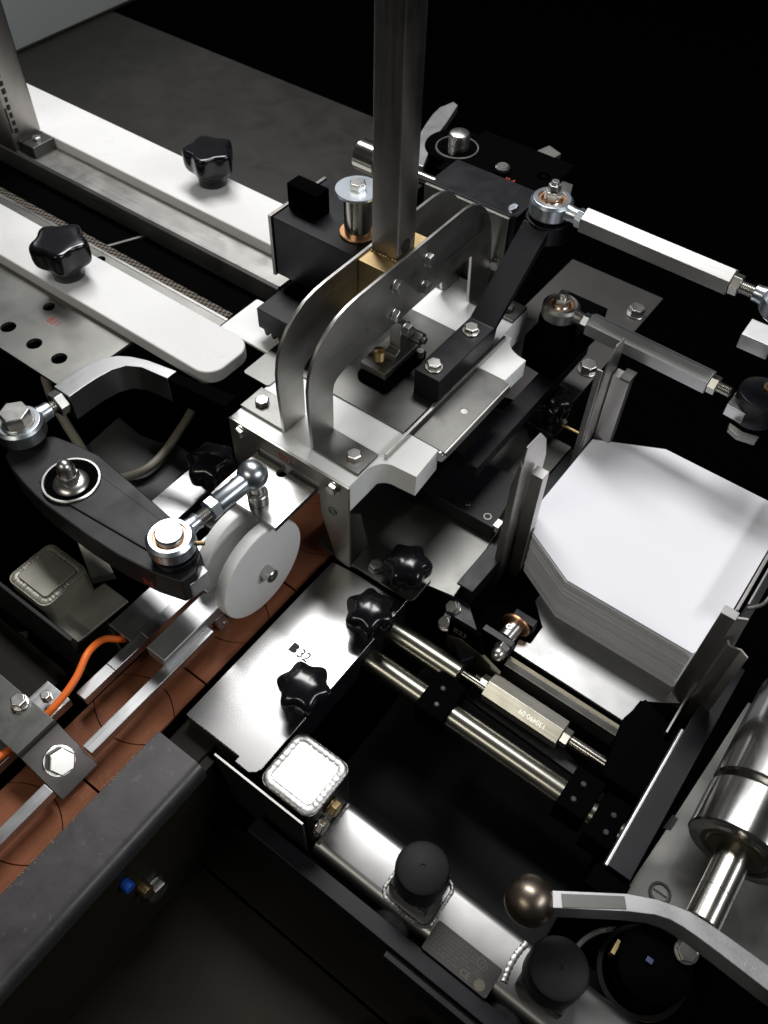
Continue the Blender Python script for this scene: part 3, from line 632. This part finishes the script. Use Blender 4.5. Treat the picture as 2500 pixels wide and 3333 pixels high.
bk = thing('bar_bracket', 'grey bent bracket with large hex bolt bridging the guide bars', 'bracket', (-150, -333, -110))
part('plate', MB().box(-330, -141, -354, -312, -106, -102), 'steel_bead', bk, .6)
part('bent_tab', MB().prism([(-141, -102), (-138, -102.5), (-135.5, -104), (-96, -141), (-99, -143.5), (-137.5, -107), (-141, -106)], 'y', -354, -312), 'gunmetal', bk, .4)  # fold of the same plate, its dark reflection put into the colour
n = Vector((0.68, 0, 0.73)); bolt(bk, Vector((-117, -333, -121)) , n, 22, 11, True, rot=.3)
bolt(bk, (-178, -320, -102), (0, 0, 1), 13, 7); bolt(bk, (-170, -300, -116), (0, 0, 1), 9, 10, False)
oc = solo('orange_cable', MB().sweep([(-150, -180, -146), (-166, -196, -143), (-174, -210, -134), (-179, -224, -120), (-171, -246, -106), (-161, -270, -108), (-157, -296, -112), (-160, -330, -120), (-160, -360, -117), (-172, -420, -112), (-180, -480, -115)], 3.6, 14), 'orange', 'bright orange cable running along the steel bars under the bracket', 'cable', (-160, -280, -120))

# left background frame
tl = thing('capped_tube', 'dull grey square tube with welded cap at the left edge', 'tube', (-262, -214, -300), 'welded square tubes')
part('tube', MB().prism(rrect(-292, -233, -242, -185, 9), 'z', -420, -92), 'tubecap', tl)
part('cap', MB().prism(rrect(-284, -241, -234, -193, 4), 'z', -92, -89.4), 'tubecap', tl, .6)
wb = MB().bead([(x, y, -92.2) for x, y in rrect(-287.5, -237.5, -237.5, -189.5, 6)], 3.6, .9, 2.8, .10, 10, True, .55)
part('weld_bead', wb, 'tubecap', tl)
part('side_nub', MB().box(-296, -291, -212, -202, -108, -96), 'gold', tl, .6)
fr = thing('frame_plate', 'dark frame plate with bright edge below the capped tube', 'plate', (-240, -250, -260))
part('sheet', MB().prism([(-340, -101), (-190, -98), (-186, -128), (-186, -380), (-340, -380)], 'y', -250, -246), 'arm', fr, .7)
part('shelf', MB().prism([(-243, -240), (-232, -176), (-196, -176), (-200, -240)], 'z', -128, -125), 'tubecap', fr, .5)
solo('rear_strut', MB().prism([(-311, -150), (-297, -137), (-236, -160), (-250, -180)], 'z', -140, -128), 'tubecap', 'dull grey strut under the dark pivot arm', 'strut', (-270, -155, -140), 1)
solo('lower_frame_bar', MB().box(-420, -200, -330, -262, -330, -158), 'darkpanel', 'dark frame bar at the left edge behind the grey bracket', 'frame bar', (-300, -300, -330), 2)
solo('pale_frame_strip', MB().obox((-262, -292, -170), (26, -30, 0), (9, 8, 0), (0, 0, 3)), 'tubecap', 'dull strip of frame left of the bracket bolt', 'strip', (-262, -292, -173), 1)
mc = thing('motor_cover', 'dark grey rounded cover in the shadow under the curved arm', 'cover', (-330, -30, -200))
part('shell', MB().prism([(-397, -2), (-392, -59), (-395, -72), (-300, -90), (-262, -72), (-275, 8), (-309, 9), (-330, -2), (-354, -7)], 'z', -210, -120), mat('cover_paint', (0.055, 0.06, 0.055), 0, .5), mc, 4)
solo('beige_hose', MB().sweep([(-345, 100, -105), (-341, 85, -106), (-323, 51, -107), (-309, 12, -107), (-299, -27, -108), (-302, -54, -110), (-325, -80, -116), (-352, -95, -135)], 5, 12), 'beige', 'beige hose curving over the dark grey cover', 'hose', (-320, 0, -115))
solo('beige_hose', MB().sweep([(-360, 30, -72), (-329, 35, -70), (-287, 41, -70), (-240, 47, -72), (-210, 50, -80)], 5.5, 12), 'beige', 'straight beige hose running under the front rail end to the carriage', 'hose', (-287, 40, -75))
solo('beige_hose', MB().sweep([(-505, -20, -108), (-470, -38, -110), (-429, -54, -112), (-377, -72, -118), (-350, -90, -140)], 5.5, 12), 'beige', 'beige hose hanging below the curved aluminium arm by its lock nut', 'hose', (-430, -54, -115))
star_knob((-218, -18, -96), 29, 28, 17, 14, 'black star knob in shadow left of the carriage front plate', 6, .4, depth=.16)
for x0, x1, y0, y1, z, lab in ((-262, -222, -120, -14, -110, 'bright flat bar behind the dark pivot arm beside the ball link'), (-200, -176, -60, 40, -118, 'short bright flat bar behind the rear white wheel')):
    solo('flat_bar', MB().box(x0, x1, y0, y1, z - 8, z), 'alu_y', lab, 'bar', ((x0 + x1) / 2, (y0 + y1) / 2, z - 8), .7)
# ------------------------------------------------------------------ cover B32 and frame
cv = thing('channel_cover', 'bright steel channel cover lettered B32 carrying two black star knobs', 'cover', (-18, -120, -140))
part('top_sheet', MB().prism([(-64, -228), (5, -228), (5, -234), (22, -234), (28, -230), (30, -224), (30, 6), (-64, -4)], 'z', -137.5, -135), 'cover_steel', cv, .6)
part('side_flange', MB().box(27.6, 30, -190, 4, -180, -137.6), 'black', cv, .3)  # shaded fold of the same steel sheet, darkness put into its colour
part('side_flange', MB().box(-64, -61.6, -227.6, -4, -160, -137.6), 'cover_steel', cv, .3)
part('end_flange', MB().box(-61.4, 5, -228, -225.6, -176, -137.6), 'plate_dull', cv, .3)
part('lettering', MB().prism([(-32, -115.4), (-27, -115.4), (-24.4, -114.6), (-23.2, -112.6), (-23.6, -110.6), (-25, -109.9), (-23.9, -108.8), (-23.8, -106.8), (-25, -105), (-27.4, -104.4), (-32, -104.4)], 'z', -135, -134.9), 'ink', cv)
text(cv, '32', 15.4, (-21.5, -115.6, -134.96), (1, 0, 0), (0, 1, 0), 'ink', 'lettering', .06, .9, .22)
star_knob((19, -148, -135), 27.5, 26, 14, 17, 'black star knob below the letters B32 on the steel cover', 6, .35, depth=.20)
star_knob((18, -44, -135), 27, 26, 14, 17, 'black star knob at the upper right corner of the B32 cover', 6, .1, depth=.20)
star_knob((17, 21, -126), 26.5, 26, 14, 15, 'black star knob on the carriage foot flange beside its bolt', 6, .55, depth=.20)
vp = thing('frame_post', 'square frame post with bright welded cap at the cover corner', 'tube', (66, -204, -420), 'welded square tubes')
part('tube', MB().prism(rrect(35, 97, -235, -174, 10), 'z', -420, -131.5), 'steel_bead', vp)
part('cap', MB().prism(rrect(43, 89, -227, -182, 5), 'z', -131.6, -129), 'capplate', vp, .8)
wb = MB().bead([(x, y, -131.4) for x, y in rrect(39.8, 92.2, -230.2, -178.8, 7)], 4.8, 1.2, 6.5, .06, 12, True, .45, .25).bead([(x, y, -130.6) for x, y in rrect(42.5, 89.5, -227.5, -181.5, 5)], 2.4, 1.2, 5.2, .04, 10, True, .4, .2)
part('weld_bead', wb, 'weld', vp)
bolt(vp, (98, -208, -152), (1, 0, 0), 14, 7, True, 'gold', rot=.2); bolt(vp, (98, -226, -160), (1, 0, 0), 14, 6, True, rot=.1)
ep = thing('edge_plate', 'dark upright plate with bright top edge before the frame post', 'plate', (40, -240, -240))
part('sheet', MB().prism([(-16, -139), (92, -139), (92, -240), (-4, -240)], 'y', -241, -238), 'arm', ep, .3)
part('polished_edge', MB().box(-16, 92, -240.6, -238.4, -138.9, -138.0), 'steel_x', ep, .2)  # thin paler strip along the top of the dark sheet
ht = thing('cross_tube', 'rounded steel cross tube with a dark label and welded stop mounts', 'tube', (260, -210, -255), 'welded square tubes')
part('tube', MB().prism(rrect(-238, -180, -258, -200, 11), 'x', 97.5, 480), 'tubesteel', ht)
part('weld_bead', MB().bead([(303.5 - 2.6 * math.sin(k / 12 * math.pi), -186 - k * 3.2, -199.4) for k in range(13)], 2.8, 1.0, 4.2, .10, 10, False, .5), 'weld', ht)
part('weld_bead', MB().bead([(x, y, -200) for x, y in rrect(174, 226, -232, -184, 9)], 2.0, .9, 2.8, .10, 8, True, .5), 'plate_dull', ht)
part('weld_bead', MB().bead([(99.6, -184 - k * 4, -199.8) for k in range(13)], 2.0, .9, 2.8, .12, 8, False, .6), 'plate_dull', ht)
lb = part('label_plate', MB().prism(rrect(230, 298, -246, -217.5, 2), 'z', -200, -199.2), 'label', ht)
text(ht, 'CE', 8, (268, -243, -199.15), (1, 0, 0), (0, 1, 0), 'pale', 'lettering', .05)
part('seal', MB().lathe((288, -240, -199.1), up, [(0, 0), (4.4, 0), (4.4, .15), (0, .15)], 28).ring((288, -240, -198.9), up, 5, 4.2, .3, 28), 'pale', ht)
part('certification_mark', MB().ring((280, -224.5, -199), up, 4.2, 3.5, .2, 28).ring((283, -225.5, -199), up, 3.6, 3.1, .2, 28), 'pale', ht)
tx = MB()
for r in range(7):
    x = 233
    while x < (272 if r < 5 else 262):
        wd = random.uniform(2, 6); tx.box(x, x + wd, -222 - r * 3.1 - .55, -222 - r * 3.1 + .55, -199.2, -199.12); x += wd + random.uniform(.8, 2.5)
for r in range(3): tx.box(278, 278 + random.uniform(6, 10), -231 - r * 2.2 - .4, -231 - r * 2.2 + .4, -199.2, -199.12)
part('fine_print', tx, mat('dim_print', (0.075, 0.065, 0.045), 0, .6), ht)['kind'] = 'stuff'
def bumper(c, r, h, axis, lab, mount):
    t = thing('rubber_stop', lab, 'rubber stop', c, 'black rubber stops'); a = Vector(axis); c = Vector(c)
    part('cap', MB().lathe(c, a, [(0, 0), (r, 0), (r, h - 8), (r - 1.5, h - 3), (r - 5, h - .6), (2.5, h), (2.2, h - 1), (0, h - 1)], 48), 'rubber', t)
    if mount: part('mount_block', MB().obox(c - a * 9, (r * .86, 0, 0) if abs(a.z) > .5 else (r * .8, 0, 0), (0, r * .86, 0) if abs(a.z) > .5 else (0, 0, r * .8), a * 9), 'arm', t, 2)
bumper((198, -203, -182), 24.5, 38, up, 'tall black rubber stop on the cross tube left of the label', True)
bumper((334, -200, -182), 26, 38, up, 'black rubber stop on the cross tube right of the label', True)
bumper((196, -222, -226), 20, 34, (0, -1, 0), 'black rubber stop lying sideways under the tall one', False)
bumper((318, -226, -232), 22, 34, (0, -1, 0), 'black rubber stop lying sideways at the bottom edge', False)
bumper((262, -318, -339), 27, 36, up, 'round black rubber stop half cut by the bottom edge', False)
bb = thing('cross_bar', 'long matte black cross bar in front of the cross tube', 'bar', (200, -254, -262))
part('bar', MB().box(36, 560, -262, -246, -262, -203), 'black', bb, .8)
part('lower_step', MB().box(206, 560, -270, -262.4, -268, -210), 'black', bb, .6)
bolt(bb, (250, -262.4, -250), (0, -1, 0), 8, 3, False, 'gold')

# ------------------------------------------------------------------ lower plate, black block, bars left of the paper
lp = thing('lower_plate', 'grey steel plate below the carriage holding two star knobs', 'plate', (0, 130, -134))
part('plate', MB().prism([(-90, 3), (-46, 0), (40, 32), (67.5, 37), (60, 128), (62, 300), (-90, 300)], 'z', -134, -130), 'steel_bead', lp, .5)
part('corner_screw', MB().ring((-77, 122, -129.2), up, 9, 4, 2, 28), 'ink', lp)
cp = part('far_clip', MB().prism(rrect(-28, 39, 300, 334, 6), 'z', -130, -127), 'steel_bead', lp, .6)
part('clip_pin', MB().cyl((36, 322, -127), (64, 322, -127), 2.2, 14).sphere((64, 322, -127), 4, 16, 8), 'gold', lp)
star_knob((13, 318, -127), 31, 30, 16, 16, 'black star knob in shadow between far clip and paper guide', 6, .2, depth=.2)
bc = thing('valve_block', 'black block with a socket hole lying across the grey lower plate', 'block', (10, 165, -130))
part('block', MB().prism([(-60, 122), (59, 124), (48, 206), (-22, 195), (-60, 190)], 'z', -129.8, -110), 'black', bc, 1.2)
part('socket_hole', MB().ring((45, 134, -110.4), up, 5, 3.2, 1.6, 28), 'plate_dull', bc)
part('small_port', MB().ring((18, 136, -110.4), up, 3, 1.8, 1.4, 20), 'plate_dull', bc)
for k, (x, y) in enumerate(((58, 142), (64, 150), (63, 160))):
    part('hose_fitting', MB().cyl((x, y, -124), (x + 10, y + 6, -112), 5.5, 16).cyl((x + 10, y + 6, -112), (x + 15, y + 9, -106), 4, 14), 'bolt', bc, .5)
part('fitting_block', MB().box(56, 64, 126, 138, -118, -108), 'bolt', bc, .8)
solo('stop_bar', MB().prism([(61, 52), (81, 52), (88, 300), (64, 296)], 'z', -152, -128), 'black', 'long black bar between the grey lower plate and the paper stack', 'bar', (72, 170, -152), 1)
bl2 = thing('bell_crank', 'black crank plate with two steel bolts below the stop bar end', 'crank', (75, 40, -170))
part('plate', MB().prism([(62, 51), (80, 51), (104, 30), (120, 0), (112, -12), (90, 4), (66, 22)], 'z', -170, -150), 'black', bl2, 1)
bolt(bl2, (70, 36, -150), (-.2, -.5, 1), 13, 7); bolt(bl2, (74, 16, -152), (-.2, -.5, 1), 13, 6)
nb = thing('number_plate', 'olive shaded steel plate lettered B23 behind the chrome rods', 'plate', (110, 6, -180))
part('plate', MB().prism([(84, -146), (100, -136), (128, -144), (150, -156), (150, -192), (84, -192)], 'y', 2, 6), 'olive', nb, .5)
part('black_band', MB().prism([(84, -112), (120, -110), (128, -142), (100, -135.6), (84, -145)], 'y', 2.4, 7), 'blackmatte', nb, .5)
text(nb, 'B23', 10.5, (90, 2.2, -130), (1, 0, -.02), (0, 0, 1), 'pale', 'lettering', .08)
part('slot', MB().box(104, 113, 1.5, 2.1, -166, -154), 'ink', nb)
pv = thing('pivot_joint', 'pivot with domed nut, steel bush and copper ring at the tray notch', 'joint', (138, 44, -160))
part('near_lug', MB().prism([(110, 28), (146, 28), (146, 36), (110, 36)], 'z', -162, -141), 'black', pv, .8)
part('far_lug', MB().prism([(126, 62), (152, 62), (152, 72), (126, 72)], 'z', -162, -141), 'black', pv, .8)
part('bush', MB().cyl((134, 36, -147), (135, 58, -147), 9, 32), 'bolt', pv, .5)
part('copper_ring', MB().ring((135, 57, -147), (0, 1, 0), 16, 9, 4, 40), 'copper', pv)
part('bush_screw', MB().ring((132, 46, -138), (-.2, 0, 1), 3.6, 1.6, 1.2, 20), 'bolt', pv)
part('domed_nut', MB().hexp((138, 28, -148), (0, -1, 0), 15, 7, .2, .6).lathe((138, 21, -148), (0, -1, 0), [(7, 0), (7.6, 1), (7.4, 6), (5.5, 10), (2.5, 12), (0, 12.4)], 28), 'bolt', pv, .3)
part('lug_arm', MB().prism([(96, 34), (128, 34), (150, 80), (120, 100), (96, 70)], 'z', -180, -163), 'blackmatte', pv, 1)

# ------------------------------------------------------------------ chrome rods
r1 = thing('guide_rod', 'shorter polished rod clamped beside the upper corner of the cover', 'rod', (75, -20, -175), 'polished guide rods')
part('shaft', MB().cyl((26, -21, -161), (117, -21, -161), 13, 40), 'rodsteel', r1, .8)
part('thin_end', MB().cyl((116, -16, -164), (146, -15, -166), 5, 24), 'chrome', r1, .4)
part('engraved_scale', (lambda mb: [mb.box(62 + k * 2.4, 63 + k * 2.4, -33.6, -33.0, -166, -163) for k in range(12)] and mb)(MB()), 'bolt', r1)['kind'] = 'stuff'
r2 = thing('guide_rod', 'longer polished rod running to the black bar at the right', 'rod', (150, -62, -178), 'polished guide rods')
part('shaft', MB().cyl((30, -61, -165), (330, -62, -168), 13, 40), 'rodsteel', r2, .8)
for x0, x1, y0, y1, z0, z1, lab in ((101, 134, -80, -34, -184, -148, 'black clamp block joining both polished rods near the cover'), (262, 292, -80, -36, -186, -150, 'black clamp block on the long rod near the right side bar'), (296, 322, -88, -40, -190, -152, 'black end block between long rod and right side bar')):
    c = thing('clamp_block', lab, 'clamp', ((x0 + x1) / 2, (y0 + y1) / 2, z0), 'black rod clamps')
    part('body', MB().box(x0, x1, y0, y1, z0, z1), 'blackmatte', c, 1.5)
    for yy in (y0 + 12, y0 + 30): bolt(c, ((x0 + x1) / 2 + random.uniform(-4, 4), yy, z1), up, 6, 2, False, 'arm')
t3 = thing('rod_link', 'stamped hexagonal rod link lying in front of the paper tray', 'rod link', (190, -10, -178), 'hexagonal turnbuckle links')
A0, A1 = Vector((146, -10, -168)), Vector((233, -10.5, -168)); ax = (A1 - A0).normalized()
part('hex_bar', MB().hexp(A0, ax, 27.5, 87, math.radians(8)), 'stampbar', t3, .5)
part('thread', thread(MB(), A0 - ax * 16, A0, 5, 1.8), 'bolt', t3); part('thread', thread(MB(), A1, A1 + ax * 16, 5, 1.8), 'bolt', t3)
part('lock_nut', MB().hexp(A0 - ax * 9, ax, 17, 8.5, .1, .6), 'bolt', t3, .4); part('lock_nut', MB().hexp(A1 + ax * .5, ax, 17, 8.5, .1, .6), 'bolt', t3, .4)
part('stub_rod', MB().cyl(A1 + ax * 10, A1 + ax * 62, 6, 24).cyl(A1 + ax * 62, A1 + ax * 95, 8.5, 28), 'chrome', t3, .4)
cn, sn = math.cos(math.radians(38)), math.sin(math.radians(38))
text(t3, '130490-09', 7.6, (217, -10.3 - sn * 13.8 + cn * 4.5 - cn * 2.4, -168 + cn * 13.8 + sn * 4.5 - sn * 2.4), (-1, 0, 0), (0, -cn, -sn), 'stamp', 'stamped_number', .05, .92, .12)
solo('link_tray', MB().prism([(128, -26), (150, -28), (262, -32), (262, -20), (236, -12), (128, -2)], 'z', -190, -184), 'arm', 'dark tray strip under the stamped rod link', 'tray', (195, -18, -190), .6)

# ------------------------------------------------------------------ paper stack, tray and guides
tr = thing('paper_tray', 'brushed steel tray plate with a corner notch under the paper stack', 'tray', (220, 180, -164))
part('plate', MB().prism([(133, 104), (156, 80), (156, 55), (143.5, 52), (146, 37), (276, 36), (279, 66), (295, 76), (330, 100), (330, 330), (133, 330)], 'z', -164, -160), 'tray', tr, .5)
part('front_lip', MB().prism([(20, -166), (27, -163), (28, -165), (24, -190), (20, -190)], 'x', 146, 280), 'steel_x', tr, .5)
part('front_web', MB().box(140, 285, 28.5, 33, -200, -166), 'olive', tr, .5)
part('end_block', MB().prism([(274, 34), (282, 66), (300, 60), (326, 50), (326, -30), (284, -30)], 'z', -186, -150), 'blackmatte', tr, 2)
ps = thing('paper_stack', 'neat stack of white blank sheets with cut corners between metal guides', 'paper stack', (200, 210, -160))
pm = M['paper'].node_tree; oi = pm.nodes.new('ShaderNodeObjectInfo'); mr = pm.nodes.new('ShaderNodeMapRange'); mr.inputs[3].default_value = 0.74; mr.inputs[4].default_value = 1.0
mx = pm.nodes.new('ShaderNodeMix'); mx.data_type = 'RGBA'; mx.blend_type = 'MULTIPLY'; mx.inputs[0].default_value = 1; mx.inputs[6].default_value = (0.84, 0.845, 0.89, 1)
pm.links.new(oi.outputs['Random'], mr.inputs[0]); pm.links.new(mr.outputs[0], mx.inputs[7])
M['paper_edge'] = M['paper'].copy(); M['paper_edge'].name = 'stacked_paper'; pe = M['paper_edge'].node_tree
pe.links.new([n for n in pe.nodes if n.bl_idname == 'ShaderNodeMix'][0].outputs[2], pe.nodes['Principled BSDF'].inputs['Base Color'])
PAP = [(102, 130), (160, 99.5), (297.6, 99.5), (309, 121), (309, 300), (286, 325), (161.5, 325.5), (87.5, 287.5), (87, 175)]
nsh = 104; zz = -160.0; H = 71.5 / nsh
proto = None
for k in range(nsh):
    dx, dy = random.uniform(-.15, .15), random.uniform(-.15, .15)
    if random.random() < .09: dx = random.uniform(-1.0, -.4); dy = random.uniform(-1.1, -.5)
    if k == nsh - 1: dx = dy = 0
    if proto is None: proto = part('sheet', MB().prism(PAP, 'z', -160, -160 + H - .03), 'paper_edge', ps); o = proto
    else:
        o = proto.copy(); COL.objects.link(o); o.parent = ps
    o.location = (dx * MM, dy * MM, k * H * MM)
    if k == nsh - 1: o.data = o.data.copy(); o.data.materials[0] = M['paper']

def guide(label, build):
    g = thing('paper_guide', label, 'paper guide', build['o'], 'upright paper guides')
    for nm, mb, m, bev in build['p']: part(nm, mb, m, g, bev)
    return g
guide('left front paper guide with a pointed tip before the stack corner', {'o': (92, 128, -172), 'p': [
    ('pillar', MB().box(86, 99.5, 125, 138, -172, 2), 'guide', .6),
    ('back_sheet', MB().prism([(106, -172), (158, -172), (158, 0), (149, 30), (133.5, 50.5), (107.5, 53), (106, 40)], 'x', 82.4, 84.2), 'guide', .3),
    ('front_flange', MB().prism([(75.5, -172), (84, -172), (84, 28), (81.5, 36), (76.5, -4)], 'y', 104, 105.6), 'guide', .3),
    ('foot', MB().box(80, 112, 112, 134, -186, -172), 'blackmatte', 1)]})
guide('left rear paper guide standing against the lower rod link', {'o': (95, 290, -160), 'p': [
    ('pillar', MB().box(86, 105.5, 293, 306, -160, 8), 'guide', .6),
    ('top_tab', MB().box(95, 107, 290, 308, 8.2, 12), 'steel_bead', .4),
    ('side_sheet', MB().prism([(268, -160), (303, -160), (305, 24), (302, 52), (284, 54), (270, 30), (268, -20)], 'x', 83, 85), 'guide', .3),
    ('edge_flange', MB().box(76, 83, 266, 267.6, -160, 30), 'guide', .3)]})
guide('right front paper guide with a broad dark face and curled side sheet', {'o': (306, 98, -172), 'p': [
    ('pillar', MB().box(299.2, 313, 88, 98, -172, 4), 'guide', .6),
    ('side_wing', MB().prism([(313, 92), (322, 97), (321, 99), (313, 95)], 'z', -120, 2), 'guide', .3),
    ('curl_sheet', MB().prism([(316, 91), (318, 87), (322, 86), (330, 88), (338, 84), (338, 86), (330, 90), (322, 88), (319, 89), (317.6, 92)], 'z', -176, -30), 'guide', .3),
    ('edge_strip', MB().box(313.4, 315.4, 40, 93, -178, -140), 'steel_y', .3)]})
guide('right rear paper guide sheet leaning along the stack at the right edge', {'o': (312, 190, -160), 'p': [
    ('long_sheet', MB().prism([(150, -160), (330, -160), (330, -60), (150, -60)], 'x', 310.5, 313), 'guide', .4),
    ('back_sheet', MB().prism([(160, -160), (330, -160), (330, -64), (166, -64)], 'x', 317, 319), 'alu', .4),
    ('curled_edge', MB().sweep([(319, 160, -64), (325, 166, -62), (330, 176, -62), (332, 200, -62)], 2.0, 10), 'steel_z', 0)]})

# ------------------------------------------------------------------ right side bar, rollers, ball lever
sbk = thing('side_bar', 'black side bar with a bright top edge right of the paper stack', 'bar', (336, 0, -200))
part('bar', MB().box(327.4, 349, -105, 150, -200, -140), 'black', sbk, .6)
part('bright_edge', MB().prism([(323.6, -146), (327.2, -146), (327.2, -139.6), (325, -139.6), (323.6, -141)], 'y', -106, 52), 'alu_y', sbk, .4)  # pale strip painting the light caught by the bar's chamfer
part('end_block', MB().box(318, 352, -128, -106.5, -200, -146), 'blackmatte', sbk, 1)
al = thing('mount_plate', 'dull aluminium mounting plate beneath the rollers with a slotted screw', 'plate', (420, -40, -166))
part('plate', MB().prism([(349.6, -118), (356, -40), (367, 130), (620, 200), (640, -112), (430, -114)], 'z', -166, -158), 'steel_bead', al, .6)
part('notch', MB().prism([(353, -38), (360, -36), (361, -22), (355, -21)], 'z', -158.2, -157.6), 'ink', al)
part('screw_ring', MB().ring((376, -92, -157.4), up, 10, 8, 1.6, 36), 'ink', al)
part('screw', MB().lathe((376, -92, -159), up, [(0, 0), (7.4, 0), (7.4, 1.1), (6.9, 1.5), (0, 1.5)], 28), 'steel_bead', al)
part('screw_slot', MB().box(369.5, 382.5, -93, -91, -157.6, -157.3), 'ink', al)
ro = thing('steel_roller', 'large polished steel roller on a shaft at the right edge', 'roller', (404, 0, -150))
part('near_drum', MB().lathe((406, -48, -96), (0, 1, 0), [(0, 0), (18, 0), (19, -1), (31, -1), (33, 0), (40.5, 0), (42, 1.5), (42, 46), (40.5, 47.5), (30, 47.5), (30, 54), (0, 54)], 80), 'rollersteel', ro)
part('far_drum', MB().lathe((406, 6, -96), (0, 1, 0), [(0, 0), (30, 0), (40, 0), (42, 2), (42, 110), (0, 110)], 80), 'rollersteel', ro)
part('end_seal', MB().lathe((406, -50, -96), (0, 1, 0), [(13, 0), (24, 0), (24, 1.2), (26, 1.2), (26, .3), (30, .3), (30, 3), (13, 3)], 56, True), 'olive', ro)
part('shaft', MB().cyl((406, -117.5, -96), (406, -46, -96), 14, 44), 'chrome', ro, 1)
part('shaft_groove', MB().ring((406, -88, -96), (0, 1, 0), 14.08, 12, .8, 44, .1), 'ink', ro)
bv = thing('ball_lever', 'flat steel lever with a dark metal ball grip at lower right', 'lever', (380, -130, -150))
part('ball_grip', MB().sphere((287.4, -185, -96), 20.5, 48, 24), 'bronzeball', bv)
upl = [(298, -171), (348, -136.4), (368.3, -126.3), (382.3, -121.8), (393.6, -118.8), (407.2, -117.8), (422.7, -117.6), (600, -121)]
lol = [(600, -140), (464.3, -135.2), (424.9, -133.2), (406.3, -132.6), (393.7, -132.8), (383.3, -134.1), (372.4, -138), (354.3, -148.6), (305, -182.5)]
part('arm', MB().prism(upl + lol, 'z', -112, -84), 'alu', bv, .7)
part('filed_flat', MB().prism([(305, -169), (346.5, -140), (352.5, -148), (311, -177.5)], 'z', -84.2, -83.5), 'steel_bead', bv, .3)
text(bv, '129', 9.5, (441, -131.5, -83.95), (1, .02, 0), (0, 1, 0), 'stamp', 'stamped_number', .06)
cg = thing('shaft_coupling', 'black shaft coupling with hex nut under the ball lever', 'coupling', (395, -145, -240))
part('body', MB().lathe((400, -140, -176), (.15, .2, -1), [(0, 0), (30, 0), (32, 2), (32, 24), (38, 26), (38, 50), (46, 52), (46, 74), (0, 74)], 56), 'blackmatte', cg, .6)
part('rib', MB().ring((396.5, -144.6, -200), (.15, .2, -1), 39, 34, 3, 56), 'gunmetal', cg)
part('end_ring', MB().ring((391, -154, -246), (.15, .2, -1), 50, 45, 4, 56), 'bolt', cg)
bolt(cg, (416, -118, -166), (0, -.3, 1), 16, 7, True, rot=.4)
part('key_flat', MB().box(366, 370, -152, -138, -200, -186), 'gold', cg, .5); part('blue_mark', MB().box(392, 398, -143, -138, -176, -174.4), 'dimblue', cg, .5)
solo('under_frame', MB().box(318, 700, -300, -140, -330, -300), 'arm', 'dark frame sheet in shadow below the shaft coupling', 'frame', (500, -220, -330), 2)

solo('drip_pan', MB().box(20, 322, -178, 80, -424, -400), mat('pan_paint', (0.024, 0.021, 0.0245), 0, .55, .3), 'dull dark pan deep below the polished rods', 'pan', (200, -50, -424), 2)  # added dark sheet, its tone lifting the gap below the rods
